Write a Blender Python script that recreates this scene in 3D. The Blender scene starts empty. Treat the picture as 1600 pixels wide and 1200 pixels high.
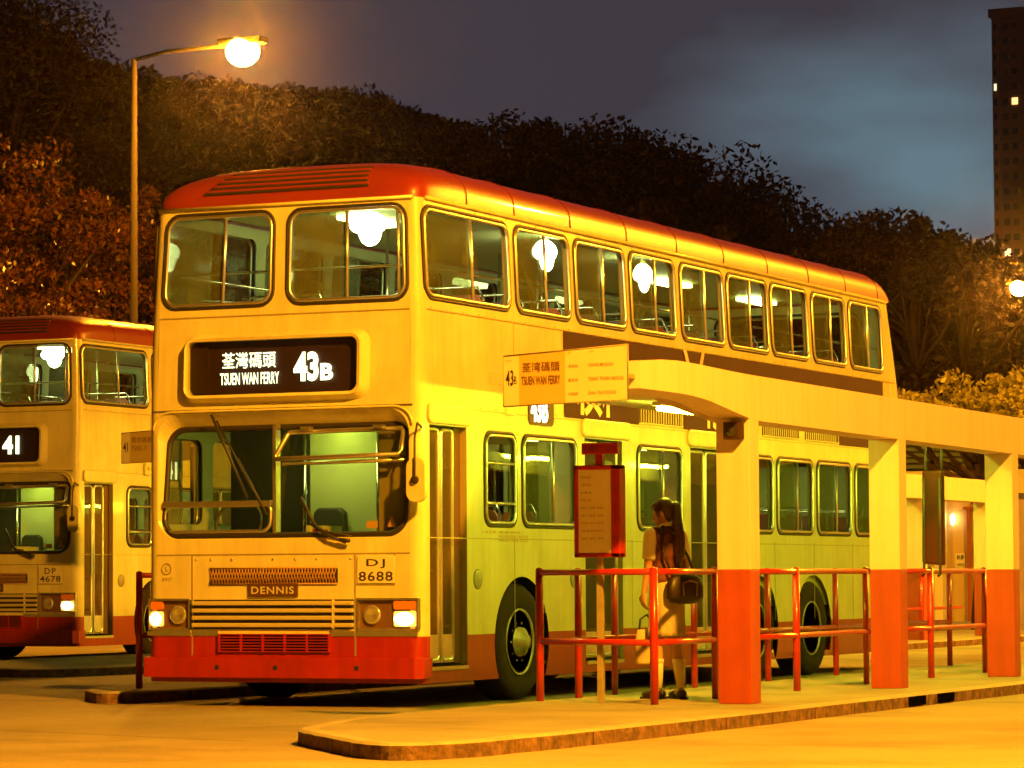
import bpy, bmesh, math, random
import numpy as np
from mathutils import Vector, Matrix
random.seed(7); rng = np.random.default_rng(11)
SC = bpy.context.scene
COL = SC.collection
# ------------------------------------------------------------------ camera
CX, CY, CZ, YAW, PIT, ROLL, FPX = 11.986, -24.168, 1.051, -0.4329, 0.058, -0.0057, 5210.7
fw = Vector((math.sin(YAW)*math.cos(PIT), math.cos(YAW)*math.cos(PIT), math.sin(PIT)))
r0 = Vector((math.cos(YAW), -math.sin(YAW), 0)); u0 = r0.cross(fw)
rt = math.cos(ROLL)*r0 + math.sin(ROLL)*u0; up = -math.sin(ROLL)*r0 + math.cos(ROLL)*u0
cam = bpy.data.cameras.new('camera'); co = bpy.data.objects.new('camera', cam); COL.objects.link(co)
m = Matrix((rt, up, -fw)).transposed().to_4x4(); m.translation = Vector((CX, CY, CZ)); co.matrix_world = m
cam.sensor_width = 36; cam.lens = FPX/1600*36; cam.clip_start = 0.1; cam.clip_end = 3000
SC.camera = co
def at(px, py, Y):
    """point of the world seen at that place of the photograph, Y metres down the terminus"""
    d = fw + rt*(px-800)/FPX - up*(py-600)/FPX
    t = (Y-CY)/d.y
    return Vector((CX, CY, CZ)) + d*t
# ------------------------------------------------------------------ sky, exposure
SC.view_settings.view_transform = 'Standard'; SC.view_settings.look = 'None'
SC.view_settings.exposure = 0.2; SC.view_settings.gamma = 1
SC.cycles.use_denoising = True
SC.cycles.sample_clamp_indirect = 6
SC.cycles.max_bounces = 8; SC.cycles.transparent_max_bounces = 16
SC.cycles.use_light_tree = True
W = bpy.data.worlds.new('World'); SC.world = W; W.use_nodes = True
nt = W.node_tree; N = nt.nodes; L = nt.links
bg = N['Background']; tc = N.new('ShaderNodeTexCoord')
def wn(t, **k):
    n = N.new(t)
    for a, b in k.items(): setattr(n, a, b)
    return n
mp = wn('ShaderNodeMapping'); mp.inputs['Scale'].default_value = (5, 5, 14)
L.new(tc.outputs['Generated'], mp.inputs['Vector'])
no = wn('ShaderNodeTexNoise'); no.inputs['Scale'].default_value = 1.3; no.inputs['Detail'].default_value = 5; no.inputs['Roughness'].default_value = .45
L.new(mp.outputs[0], no.inputs['Vector'])
def dirof(px, py):
    d = fw + rt*(px-800)/FPX - up*(py-600)/FPX
    return d.normalized()
cd = dirof(1440, 285)
vd = wn('ShaderNodeVectorMath', operation='DISTANCE'); vd.inputs[1].default_value = cd
L.new(tc.outputs['Generated'], vd.inputs[0])
ad = wn('ShaderNodeMath', operation='MULTIPLY_ADD'); ad.inputs[1].default_value = .24; L.new(no.outputs[0], ad.inputs[0]); L.new(vd.outputs['Value'], ad.inputs[2])
mr = wn('ShaderNodeMapRange'); mr.inputs['From Min'].default_value = .125; mr.inputs['From Max'].default_value = .20
L.new(ad.outputs[0], mr.inputs['Value'])
rp = wn('ShaderNodeValToRGB'); e = rp.color_ramp.elements
e[0].position = 0; e[0].color = (.10, .175, .215, 1); e[1].position = 1; e[1].color = (.041, .036, .048, 1)
q = e.new(.45); q.color = (.072, .092, .118, 1)
L.new(mr.outputs[0], rp.inputs[0])
# the dusk sky fades to a dull brown glow away from the bright gap in the clouds
mr2 = wn('ShaderNodeMapRange'); mr2.inputs['From Min'].default_value = .24; mr2.inputs['From Max'].default_value = .5
L.new(vd.outputs['Value'], mr2.inputs['Value'])
mx = wn('ShaderNodeMixRGB'); mx.inputs[2].default_value = (.022, .007, .001, 1); L.new(mr2.outputs[0], mx.inputs[0]); L.new(rp.outputs[0], mx.inputs[1])
L.new(mx.outputs[0], bg.inputs['Color']); bg.inputs['Strength'].default_value = 1
SOD = (1.0, .375, .014)      # sodium street light
FLU = (.62, .80, .22)       # fluorescent tubes
LAMP_L = 10200               # radiance of a street lamp bowl
# ------------------------------------------------------------------ helpers
def link(o, parent=None):
    COL.objects.link(o)
    if parent: o.parent = parent
    return o
def tag(o, label=None, cat=None, group=None, kind=None):
    for k, v in (('label', label), ('category', cat), ('group', group), ('kind', kind)):
        if v: o[k] = v
    return o
def empty(name, loc=(0, 0, 0), rz=0):
    o = bpy.data.objects.new(name, None); o.location = loc; o.rotation_euler = (0, 0, rz); o.empty_display_size = .2
    return link(o)
def children(o): return list(o.children)
def copy_tree(o, parent=None):
    c = o.copy(); COL.objects.link(c); c.parent = parent
    for ch in children(o): copy_tree(ch, c)
    return c
MATS = {}
def mat(name, col, rough=.5, metal=0, var=.0, vscale=3.0, bump=0, bscale=30, coat=0, dirt=None, spec=None, streak=0, blot=0):
    if name in MATS: return MATS[name]
    M = bpy.data.materials.new(name); M.use_nodes = True; t = M.node_tree; b = t.nodes['Principled BSDF']
    b.inputs['Base Color'].default_value = (*col, 1); b.inputs['Roughness'].default_value = rough; b.inputs['Metallic'].default_value = metal
    if coat: b.inputs['Coat Weight'].default_value = coat; b.inputs['Coat Roughness'].default_value = .08
    if spec is not None: b.inputs['Specular IOR Level'].default_value = spec
    if var or bump or dirt:
        c = t.nodes.new('ShaderNodeTexCoord'); c = c.outputs['Object']
    if var:
        n = t.nodes.new('ShaderNodeTexNoise'); n.inputs['Scale'].default_value = vscale; n.inputs['Detail'].default_value = 6; n.inputs['Roughness'].default_value = .65
        t.links.new(c, n.inputs['Vector'])
        r = t.nodes.new('ShaderNodeValToRGB'); r.color_ramp.elements[0].position = .3; r.color_ramp.elements[1].position = .7
        r.color_ramp.elements[0].color = (*[max(0, x*(1-var)) for x in (dirt or col)], 1)
        r.color_ramp.elements[1].color = (*[min(1, x*(1+var*.6)) for x in col], 1)
        t.links.new(n.outputs[0], r.inputs[0]); t.links.new(r.outputs[0], b.inputs['Base Color'])
    if bump:
        n = t.nodes.new('ShaderNodeTexNoise'); n.inputs['Scale'].default_value = bscale; n.inputs['Detail'].default_value = 4
        t.links.new(c, n.inputs['Vector'])
        bp = t.nodes.new('ShaderNodeBump'); bp.inputs['Strength'].default_value = bump; bp.inputs['Distance'].default_value = .02
        t.links.new(n.outputs[0], bp.inputs['Height']); t.links.new(bp.outputs[0], b.inputs['Normal'])
    for amt, sc_, lo_, hi_ in ((streak, (5, 5, .35), .42, .72), (blot, (.22, .30, .3), .50, .66)):
        if not amt: continue
        tc_ = t.nodes.new('ShaderNodeTexCoord'); mp_ = t.nodes.new('ShaderNodeMapping'); mp_.inputs['Scale'].default_value = sc_; t.links.new(tc_.outputs['Object'], mp_.inputs['Vector'])
        n = t.nodes.new('ShaderNodeTexNoise'); n.inputs['Scale'].default_value = 2; n.inputs['Detail'].default_value = 8; n.inputs['Roughness'].default_value = .7; t.links.new(mp_.outputs[0], n.inputs['Vector'])
        k = t.nodes.new('ShaderNodeMapRange'); k.inputs['From Min'].default_value = lo_; k.inputs['From Max'].default_value = hi_; k.inputs['To Min'].default_value = 1; k.inputs['To Max'].default_value = 1-amt; t.links.new(n.outputs[0], k.inputs['Value'])
        x = t.nodes.new('ShaderNodeMixRGB'); x.blend_type = 'MULTIPLY'; x.inputs[0].default_value = 1
        if b.inputs['Base Color'].links: t.links.new(b.inputs['Base Color'].links[0].from_socket, x.inputs[1])
        else: x.inputs[1].default_value = (*col, 1)
        t.links.new(k.outputs[0], x.inputs[2]); t.links.new(x.outputs[0], b.inputs['Base Color'])
    MATS[name] = M; return M
def emat(name, col, s):
    if name in MATS: return MATS[name]
    M = bpy.data.materials.new(name); M.use_nodes = True; t = M.node_tree; b = t.nodes['Principled BSDF']
    b.inputs['Base Color'].default_value = (*[min(1, c) for c in col], 1)
    b.inputs['Emission Color'].default_value = (*col, 1); b.inputs['Emission Strength'].default_value = s
    MATS[name] = M; return M
def glassmat(name, tint=(.9, .93, .85), refl=.1):
    M = bpy.data.materials.new(name); M.use_nodes = True; t = M.node_tree; t.nodes.clear()
    o = t.nodes.new('ShaderNodeOutputMaterial'); a = t.nodes.new('ShaderNodeBsdfTransparent'); g = t.nodes.new('ShaderNodeBsdfGlossy')
    lw = t.nodes.new('ShaderNodeLayerWeight'); lw.inputs['Blend'].default_value = .5; f = t.nodes.new('ShaderNodeMath'); f.operation = 'POWER'; f.inputs[1].default_value = 4.5; t.links.new(lw.outputs['Facing'], f.inputs[0])
    k = t.nodes.new('ShaderNodeMath'); k.operation = 'ADD'; k.inputs[1].default_value = refl
    x = t.nodes.new('ShaderNodeMixShader'); a.inputs['Color'].default_value = (*tint, 1); g.inputs['Roughness'].default_value = .015
    n = t.nodes.new('ShaderNodeTexNoise'); n.inputs['Scale'].default_value = 1.2; tcx = t.nodes.new('ShaderNodeTexCoord'); t.links.new(tcx.outputs['Object'], n.inputs['Vector'])
    bp = t.nodes.new('ShaderNodeBump'); bp.inputs['Strength'].default_value = .05; bp.inputs['Distance'].default_value = .05
    t.links.new(n.outputs[0], bp.inputs['Height']); t.links.new(bp.outputs[0], g.inputs['Normal'])
    t.links.new(f.outputs[0], k.inputs[0]); t.links.new(k.outputs[0], x.inputs[0]); t.links.new(a.outputs[0], x.inputs[1]); t.links.new(g.outputs[0], x.inputs[2])
    t.links.new(x.outputs[0], o.inputs['Surface']); MATS[name] = M; return M
class MB:
    def __init__(s): s.v = []; s.f = []; s.m = []; s.sm = []
    def add(s, vs, fs, mi=0, smooth=False):
        b = len(s.v); s.v += [tuple(x) for x in vs]
        for f in fs: s.f.append([b+i for i in f]); s.m.append(mi); s.sm.append(smooth)
        return s
    def quad(s, a, b, c, d, mi=0): return s.add([a, b, c, d], [(0, 1, 2, 3)], mi)
    def box(s, x0, x1, y0, y1, z0, z1, mi=0, R=None):
        vs = [Vector((x, y, z)) for z in (z0, z1) for x, y in ((x0, y0), (x1, y0), (x1, y1), (x0, y1))]
        if R: vs = [R @ v for v in vs]
        return s.add(vs, [(3, 2, 1, 0), (4, 5, 6, 7), (0, 1, 5, 4), (1, 2, 6, 5), (2, 3, 7, 6), (3, 0, 4, 7)], mi)
    def tube(s, path, r, n=8, closed=False, mi=0, cap=True):
        P = [Vector(p) for p in path]; k = len(P); rs = r if isinstance(r, (list, tuple)) else [r]*k
        rings = []; ref = None
        for i in range(k):
            a = P[(i-1) % k] if (closed or i > 0) else P[i]; b = P[(i+1) % k] if (closed or i < k-1) else P[i]
            d = (b-a)
            if d.length < 1e-9: d = Vector((0, 0, 1))
            d.normalize()
            if ref is None:
                ref = Vector((0, 0, 1)) if abs(d.z) < .9 else Vector((1, 0, 0))
            x = (ref - d*ref.dot(d))
            if x.length < 1e-4: x = d.orthogonal()
            x.normalize(); y = d.cross(x); ref = x
            rings.append([P[i] + (x*math.cos(2*math.pi*j/n+.3926)+y*math.sin(2*math.pi*j/n+.3926))*rs[i] for j in range(n)])
        vs = [v for R in rings for v in R]; fs = []
        for i in range(k if closed else k-1):
            i2 = (i+1) % k
            for j in range(n): fs.append((i*n+j, i*n+(j+1) % n, i2*n+(j+1) % n, i2*n+j))
        if not closed and cap: fs += [tuple(range(n))[::-1], tuple((k-1)*n+j for j in range(n))]
        return s.add(vs, fs, mi, True)
    def lathe(s, prof, origin, axis, n=24, mi=0):
        ax = Vector(axis).normalized(); x = ax.orthogonal().normalized(); y = ax.cross(x); o = Vector(origin)
        vs = [o+ax*h+(x*math.cos(2*math.pi*j/n)+y*math.sin(2*math.pi*j/n))*r for r, h in prof for j in range(n)]
        fs = [(i*n+j, i*n+(j+1) % n, (i+1)*n+(j+1) % n, (i+1)*n+j) for i in range(len(prof)-1) for j in range(n)]
        if prof[0][0] > 1e-4: fs.append(tuple(range(n))[::-1])
        if prof[-1][0] > 1e-4: fs.append(tuple((len(prof)-1)*n+j for j in range(n)))
        return s.add(vs, fs, mi, True)
    def prism(s, pts, ext, mi=0):
        P = [Vector(p) for p in pts]; e = Vector(ext); k = len(P)
        return s.add(P+[p+e for p in P], [tuple(range(k))[::-1], tuple(k+i for i in range(k))] + [(i, (i+1) % k, k+(i+1) % k, k+i) for i in range(k)], mi)
    def ell(s, c, r, n=14, k=10, mi=0, R=None):
        c = Vector(c); vs = []
        for i in range(k+1):
            t = math.pi*i/k
            for j in range(n):
                a = 2*math.pi*j/n; v = Vector((r[0]*math.sin(t)*math.cos(a), r[1]*math.sin(t)*math.sin(a), r[2]*math.cos(t)))
                vs.append(c+(R @ v if R else v))
        return s.add(vs, [(i*n+j, i*n+(j+1) % n, (i+1)*n+(j+1) % n, (i+1)*n+j) for i in range(k) for j in range(n)], mi, True)
    def build(s, name, mats, parent=None, bevel=0, weld=False):
        me = bpy.data.meshes.new(name); me.from_pydata(s.v, [], s.f)
        for x in (mats if isinstance(mats, (list, tuple)) else [mats]): me.materials.append(x)
        me.polygons.foreach_set('material_index', s.m); me.polygons.foreach_set('use_smooth', s.sm)
        bm = bmesh.new(); bm.from_mesh(me)
        if weld: bmesh.ops.remove_doubles(bm, verts=bm.verts, dist=1e-4)
        bmesh.ops.recalc_face_normals(bm, faces=bm.faces); bm.to_mesh(me); bm.free(); me.update()
        o = bpy.data.objects.new(name, me); link(o, parent)
        if bevel:
            b = o.modifiers.new('bevel', 'BEVEL'); b.width = bevel; b.segments = 2; b.limit_method = 'ANGLE'; b.angle_limit = .7
        return o
def rr(u0, u1, v0, v1, r, n=5):
    r = min(r, (u1-u0)/2-1e-3, (v1-v0)/2-1e-3); out = []
    for cx, cy, a0 in ((u1-r, v0+r, -90), (u1-r, v1-r, 0), (u0+r, v1-r, 90), (u0+r, v0+r, 180)):
        for i in range(n+1):
            a = math.radians(a0+90*i/n); out.append((cx+r*math.cos(a), cy+r*math.sin(a)))
    return out
def cell(mb, F, u0, u1, v0, v1, h, mi=0, n=5):
    """rectangle with one rounded opening h=(u0,u1,v0,v1,r)"""
    inn = rr(*h, n); C = [(u1, v0), (u1, v1), (u0, v1), (u0, v0)]
    vs = [F(*p) for p in inn] + [F(*c) for c in C]; k = n+1; fs = []
    for q in range(4):
        for i in range(n): fs.append((q*k+i, q*k+i+1, 4*k+q))
        fs.append((q*k+n, ((q+1) % 4)*k, 4*k+(q+1) % 4, 4*k+q))
    mb.add(vs, fs, mi)
def rect(mb, F, u0, u1, v0, v1, mi=0, nu=1, nv=1):
    for i in range(nu):
        for j in range(nv):
            a, b = u0+(u1-u0)*i/nu, u0+(u1-u0)*(i+1)/nu; c, d = v0+(v1-v0)*j/nv, v0+(v1-v0)*(j+1)/nv
            mb.quad(F(a, c), F(b, c), F(b, d), F(a, d), mi)
def arch(mb, F, yc, zc, R, u0, u1, z0, zs, z1, mc, ms, n=20):
    """wheel arch opening between z0 and z1; cream above zs, red below"""
    pts = [(yc+R*math.cos(math.pi*i/n), zc+R*math.sin(math.pi*i/n)) for i in range(n+1)]
    a = math.asin((zs-zc)/R); xs = R*math.cos(a)
    top = [(yc+R*math.cos(a+(math.pi-2*a)*i/n), zc+R*math.sin(a+(math.pi-2*a)*i/n)) for i in range(n+1)]
    for i in range(n):
        p, q = top[i], top[i+1]; mb.quad(F(*p), F(p[0], z1), F(q[0], z1), F(*q), mc)
    for sgn, ue in ((1, u1), (-1, u0)):
        rect(mb, F, *sorted((yc+sgn*xs, ue)), zs, z1, mc)
        pr = [(yc+sgn*R*math.cos(a*t/4), zc+R*math.sin(a*t/4)) for t in range(5)]
        xb = math.sqrt(max(R*R-(zc-z0)**2, 0)); lo = [(yc+sgn*math.sqrt(R*R-(zc-(z0+(zc-z0)*t/4))**2), z0+(zc-z0)*t/4) for t in range(5)]
        for L_ in (lo, pr):
            for i in range(4):
                p, q = L_[i], L_[i+1]; mb.quad(F(*p), F(ue, p[1]), F(ue, q[1]), F(*q), ms)
def text_obj(name, s, m, parent, origin, xaxis, w, h, bold=0.0, ext=.0015, up=(0, 0, 1), spacing=1.0):
    """flat lettering fitted into w x h, its lower left corner at origin"""
    c = bpy.data.curves.new('t', 'FONT'); c.body = s; c.offset = bold; c.extrude = 0; c.resolution_u = 3; c.space_character = spacing
    o = bpy.data.objects.new('t', c); COL.objects.link(o); bpy.context.view_layer.update()
    me = bpy.data.meshes.new_from_object(o.evaluated_get(bpy.context.evaluated_depsgraph_get()))
    bpy.data.objects.remove(o); bpy.data.curves.remove(c)
    k = len(me.vertices); a = np.zeros(k*3); me.vertices.foreach_get('co', a); a = a.reshape(-1, 3)
    lo = a.min(0); hi = a.max(0); X = np.array(Vector(xaxis).normalized()); U = np.array(up); O = np.array(origin)
    b = O + np.outer((a[:, 0]-lo[0])/(hi[0]-lo[0])*w, X) + np.outer((a[:, 1]-lo[1])/(hi[1]-lo[1])*h, U)
    me.vertices.foreach_set('co', b.ravel()); me.materials.clear(); me.materials.append(m); me.update(); me.name = name
    return link(bpy.data.objects.new(name, me), parent)
# ------------------------------------------------------------------ materials
CREAM = mat('cream_paint', (.74, .70, .40), .28, var=.10, vscale=1.6, coat=.4, dirt=(.68, .62, .32), streak=.16)
CREAMD = mat('cream_seam', (.30, .25, .13), .5)
RED = mat('red_paint', (.36, .018, .010), .35, streak=.3, var=.15, vscale=3, coat=.3)
ROOFR = mat('roof_red_paint', (.23, .021, .009), .42, var=.12, vscale=2, coat=.15, bump=.12, bscale=6)
ALU = mat('aluminium', (.78, .76, .70), .28, metal=.9, var=.12, vscale=8)
CHROME = mat('chrome', (.85, .83, .78), .14, metal=1)
RUB = mat('black_rubber', (.025, .02, .015), .55)
TYRE = mat('tyre_rubber', (.032, .020, .014), .85, spec=.15, var=.3, vscale=14, bump=.3, bscale=40)
HUB = mat('wheel_hub', (.42, .39, .33), .45, metal=.5, var=.35, vscale=14)
UNDER = mat('underside', (.02, .018, .015), .8)
INTP = mat('interior_panel', (.36, .36, .14), .5, var=.12, vscale=3)
INTC = mat('interior_ceiling', (.50, .50, .26), .45)
INTF = mat('interior_floor', (.06, .05, .04), .7)
SEAT = mat('seat_vinyl', (.30, .08, .03), .45)
DSEAT = mat('driver_seat', (.05, .04, .025), .6)
BLIND = mat('blind_cloth', (.035, .012, .006), .6)
LETW = emat('lit_letters', (.92, 1.0, .78), 2.6)
LETK = mat('black_letters', (.03, .015, .01), .6)
LETC = mat('cream_letters', (.75, .62, .45), .5)
PLATE = mat('plate_white', (.70, .66, .46), .4)
ADV = mat('advert_panel', (.05, .016, .030), .75, var=.2, vscale=2, spec=.15)
AMBER = mat('amber_lens', (.7, .22, .02), .2)
AMBERG = emat('headlamp_glass', (1, .62, .12), .9)
HEADL = emat('headlamp_lit', (1, .80, .36), 9)
LENS = mat('lamp_lens', (.7, .66, .5), .1, metal=.7)
GL = glassmat('bus_glass', (.76, .80, .62), .06)
def clouded(name, col, wt):  # glass with a noisy share of flat diffuse colour mixed in
    M = glassmat(name, (.55, .60, .45), .05); t = M.node_tree; o = t.nodes['Material Output']; old = o.inputs['Surface'].links[0].from_socket
    d = t.nodes.new('ShaderNodeBsdfDiffuse'); d.inputs['Color'].default_value = (*col, 1); x = t.nodes.new('ShaderNodeMixShader')
    n = t.nodes.new('ShaderNodeTexNoise'); n.inputs['Scale'].default_value = 2.5; tcx = t.nodes.new('ShaderNodeTexCoord'); t.links.new(tcx.outputs['Object'], n.inputs['Vector'])
    k = t.nodes.new('ShaderNodeMath'); k.operation = 'MULTIPLY'; k.inputs[1].default_value = wt*2; t.links.new(n.outputs[0], k.inputs[0]); t.links.new(k.outputs[0], x.inputs[0])
    t.links.new(old, x.inputs[1]); t.links.new(d.outputs[0], x.inputs[2]); t.links.new(x.outputs[0], o.inputs['Surface']); return M
DGL = clouded('clouded_glass', (.36, .38, .18), .30)
GLF = clouded('door_glass', (.22, .13, .05), .30)
FIX = emat('bus_tube_light', (.85, 1.0, .6), 34)
FIXL = emat('added_cab_light', (.85, 1.0, .25), 16)
FIXM = emat('added_saloon_light', (.85, 1.0, .3), 26)
FIXD = emat('added_upper_deck_light', (.8, .95, .4), 24)
TUBE = emat('shelter_tube', (.88, 1.0, .04), 230)
CONC = mat('pavement_concrete', (.28, .26, .22), .85, blot=.3, var=.22, vscale=.9, bump=.35, bscale=25)
KERB = mat('kerb_stone', (.17, .095, .055), .9, var=.75, vscale=9, bump=.8, bscale=24)
WALLC = mat('shelter_cream', (.66, .57, .55), .75, streak=.14, var=.06, vscale=.8, bump=.08, bscale=12)
WALLR = mat('shelter_red', (.36, .055, .014), .6, streak=.22, var=.14, vscale=2.5, bump=.08, bscale=14)
RAILR = mat('rail_red', (.42, .018, .010), .33, var=.25, vscale=14, coat=.3)
SIGNM = mat('sign_cream', (.70, .64, .44), .5, var=.06)
SIGNO = mat('sign_ochre', (.56, .42, .12), .5)
GALV = mat('galvanised_post', (.30, .25, .17), .6, var=.25, vscale=9)
DARKM = mat('dark_maroon_metal', (.05, .008, .004), .55, spec=.25, var=.5, vscale=3)
# ------------------------------------------------------------------ the bus
BW = 2.57; BL = 12.42
UPW = [(.12, 1.76), (1.89, 3.05), (3.17, 4.33), (4.45, 5.57), (5.71, 6.86), (6.96, 8.12), (8.21, 9.33), (9.47, 10.55), (10.68, 11.80)]
UZ = (3.345, 4.085)
ZR = 4.16
def dx(z): return 0 if z < 3.0 else .045*((z-3.0)/1.2)**1.3
def yf(z): return .0 if z < 2.44 else (z-2.44)/1.72*.07
def yb(z): return BL if z < 3.0 else BL-.32*((z-3.0)/1.2)
RC = .10
def make_bus(big):
    ON, MID = (0, 1)
    root = empty('double_decker_bus')
    def FN(y, z, o=0): # nearside
        if y <= RC+.001: y = yf(z)+RC
        if y >= BL-RC-.001: y = yb(z)-RC
        return Vector((-dx(z)+o, y, z))
    def FO(y, z, o=0):
        p = FN(y, z, 0); return Vector((-BW+dx(z)-o, p.y, z))
    def FF(x, z, o=0): # front face, x 0..-BW
        t = (x+BW/2)/(BW/2-RC)*(BW/2-RC-dx(z)); return Vector((-BW/2+t, yf(z)-o, z))
    def FB(x, z, o=0):
        t = (x+BW/2)/(BW/2-RC)*(BW/2-RC-dx(z)); return Vector((-BW/2+t, yb(z)+o, z))
    body = MB(); skirt = MB()
    # ---- sides
    mids = [RC] + [(UPW[i][1]+UPW[i+1][0])/2 for i in range(8)] + [12.0]
    lowN = [((.86, 1.9), (1.21, 1.83)), ((1.9, 3.25), (1.97, 3.12)), ((4.22, 5.80), (4.54, 5.65)), ((6.90, 8.22), (7.08, 8.16)), ((8.22, 9.44), (8.28, 9.37)), ((9.44, 10.68), (9.51, 10.61)), ((10.68, 12.0), (10.75, 11.80))]
    lowO = [((RC, .95), (.16, .86)), ((.95, 1.9), (1.0, 1.83)), ((1.9, 3.25), (1.97, 3.12)), ((3.25, 4.5), (3.3, 4.42)), ((4.5, 5.75), (4.55, 5.67)), ((5.75, 7.0), (5.8, 6.92))] + lowN[3:]
    doors = [(.16, .86, .33), (3.32, 4.18, .30), (5.88, 6.82, .30)]
    for F, near in ((FN, True), (FO, False)):
        for i in range(9):
            cell(body, F, mids[i], mids[i+1], 3.26, ZR, (*UPW[i], *UZ, .11))
        rect(body, F, 12.0, BL-RC, 3.26, ZR, nv=3)
        rect(body, F, RC, BL-RC, 2.46, 3.26, nu=6, nv=2)
        for (a, b), (c, d) in (lowN if near else lowO):
            cell(body, F, a, b, 1.32, 2.46, (c, d, 1.5, 2.27, .10))
        rect(body, F, 12.0, BL-RC, 1.32, 2.46)
        arcs = [(1.95, 1.37, 2.53), (7.72, 7.14, 8.30), (9.36, 8.78, 9.94)]
        if near:
            for a, b, z in doors: rect(body, F, a, b, 2.30, 2.46)
            for a, b in ((RC, .16), (3.25, 3.32), (4.18, 4.22), (5.80, 5.88), (6.82, 6.90)): rect(body, F, a, b, 1.32, 2.46)
            for a, b in ((RC, .16), (.86, 1.37), (2.53, 3.32), (4.18, 5.88), (6.82, 7.14), (8.30, 8.78), (9.94, BL-RC)):
                rect(body, F, a, b, .58, 1.32); rect(skirt, F, a, b, .2, .58)
            for a, b, z in doors: rect(skirt, F, a, b, .2, z)
        else:
            for a, b in ((RC, 1.37), (2.53, 7.14), (8.30, 8.78), (9.94, BL-RC)):
                rect(body, F, a, b, .58, 1.32); rect(skirt, F, a, b, .2, .58)
        for yc, a, b in arcs:
            mm = MB(); arch(mm, F, yc, .5, .56, a, b, .2, .58, 1.32, 0, 1)
            for f, mi in zip(mm.f, mm.m):
                (body if mi == 0 else skirt).add([mm.v[i] for i in f], [tuple(range(len(f)))], 0)
    # ---- front: cells
    def corner(F0, mb, z0, z1, nz, side, back=False):
        for j in range(nz):
            za, zb = z0+(z1-z0)*j/nz, z0+(z1-z0)*(j+1)/nz; n = 6
            def P(a, z):
                cx = (-RC-dx(z)) if side == 1 else (-BW+RC+dx(z)); cy = (yb(z)-RC) if back else yf(z)+RC
                return Vector((cx+side*RC*math.cos(a), cy+(RC if back else -RC)*math.sin(a), z))
            for i in range(n):
                a, b = math.pi/2*i/n, math.pi/2*(i+1)/n
                mb.add([P(a, za), P(b, za), P(b, zb), P(a, zb)], [(0, 1, 2, 3)], 0, True)
    for side in (1, -1):
        for back in (False, True):
            corner(None, body, .58, 2.44, 2, side, back); corner(None, body, 2.44, ZR, 6, side, back); corner(None, skirt, .2, .58, 1, side, back)
    xl, xr = -BW+RC, -RC
    cell(body, FF, xl, -1.315, 3.26, ZR, (-2.44, -1.39, 3.33, 4.10, .12)); cell(body, FF, -1.315, xr, 3.26, ZR, (-1.24, -.13, 3.33, 4.10, .12))
    cell(body, FF, xl, xr, 2.47, 3.26, (-2.16, -.55, 2.58, 3.03, .07))
    cell(body, FF, xl, xr, 1.30, 2.46, (-2.465, -.105, 1.385, 2.435, .20), n=8)
    rect(body, FF, xl, xr, 2.46, 2.47)
    rect(body, FF, xl, xr, .88, 1.30); rect(body, FF, -2.13, -.6, .58, .88)
    rect(body, FF, xl, -2.13, .58, .64); rect(body, FF, -.6, xr, .58, .64)
    rect(skirt, FF, xl, xr, .2, .58)
    # rear face
    cell(body, FB, xl, xr, 3.26, ZR, (-2.2, -.37, 3.36, 4.05, .12)); rect(body, FB, xl, xr, .58, 3.26, nv=3); rect(skirt, FB, xl, xr, .2, .58)
    body.build('body', CREAM, root, weld=True); skirt.build('skirt', RED, root, weld=True)
    # ---- brow over the windscreen: a lip that stands out 4 cm
    br = MB(); pts = [(-2.50, 2.30)] + [(-2.50+.17*(1-math.cos(t)), 2.30+.15*math.sin(t)) for t in [math.pi/2*i/6 for i in range(1, 7)]] + [(-.07-.17*(1-math.cos(t)), 2.30+.15*math.sin(t)) for t in [math.pi/2*i/6 for i in range(6, 0, -1)]] + [(-.07, 2.30)]
    br.tube([(x, -.012, z) for x, z in pts], .010, 8, mi=0)
    br.build('windscreen_brow', CREAM, root)
    # ---- roof loft
    rf = MB(); ys = [0, .015, .05, .11, .2, .34, .55, .9] + [1.6+i*1.05 for i in range(9)] + [10.9, 11.4, 11.7, 11.9, 12.0, 12.05, 12.075]
    y0r, y1r = yf(ZR)-.012, yb(ZR)+.012; nseg = 28; rings = []
    for y in ys:
        yy = y0r+(y1r-y0r)*(y/12.075); a = max(0, 1-max(0, (1.0-(yy-y0r))/1.0)**3.1)**(1/3.1) if yy-y0r < 1 else 1
        b = max(0, 1-max(0, (.38-(y1r-yy))/.38)**2.2)**(1/2.2) if y1r-yy < .38 else 1
        h = .385*a*b+.0001; hw = (BW/2-dx(ZR)+.012)*(1-.10*(1-min(a, 1))**2)
        if yy-y0r < RC*1.4: hw -= RC*(1-math.sqrt(max(0, 1-(1-(yy-y0r)/(RC*1.4))**2)))
        ring = []
        for i in range(nseg+1):
            t = math.pi*i/nseg; cx, sz = math.cos(t), math.sin(t); n_ = 2/3.4
            ring.append(Vector((-BW/2+hw*math.copysign(abs(cx)**n_, cx), yy, ZR+h*sz**n_)))
        rings.append(ring)
    vs = [v for r in rings for v in r]; k = nseg+1
    rf.add(vs, [(i*k+j, i*k+j+1, (i+1)*k+j+1, (i+1)*k+j) for i in range(len(rings)-1) for j in range(nseg)], 0, True)
    rf.build('roof', ROOFR, root)
    gt = MB()  # rain gutter and roof seams
    gt.tube([(-dx(ZR)+.016, yf(ZR)+.1, ZR), (-dx(ZR)+.016, yb(ZR)-.1, ZR)], .016, 6); gt.tube([(-BW+dx(ZR)-.016, yf(ZR)+.1, ZR), (-BW+dx(ZR)-.016, yb(ZR)-.1, ZR)], .016, 6)
    gt.tube([(-BW+.09, yf(ZR)-.018, ZR), (-.09, yf(ZR)-.018, ZR)], .014, 6)
    gt.build('gutter', CREAM, root)
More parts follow.
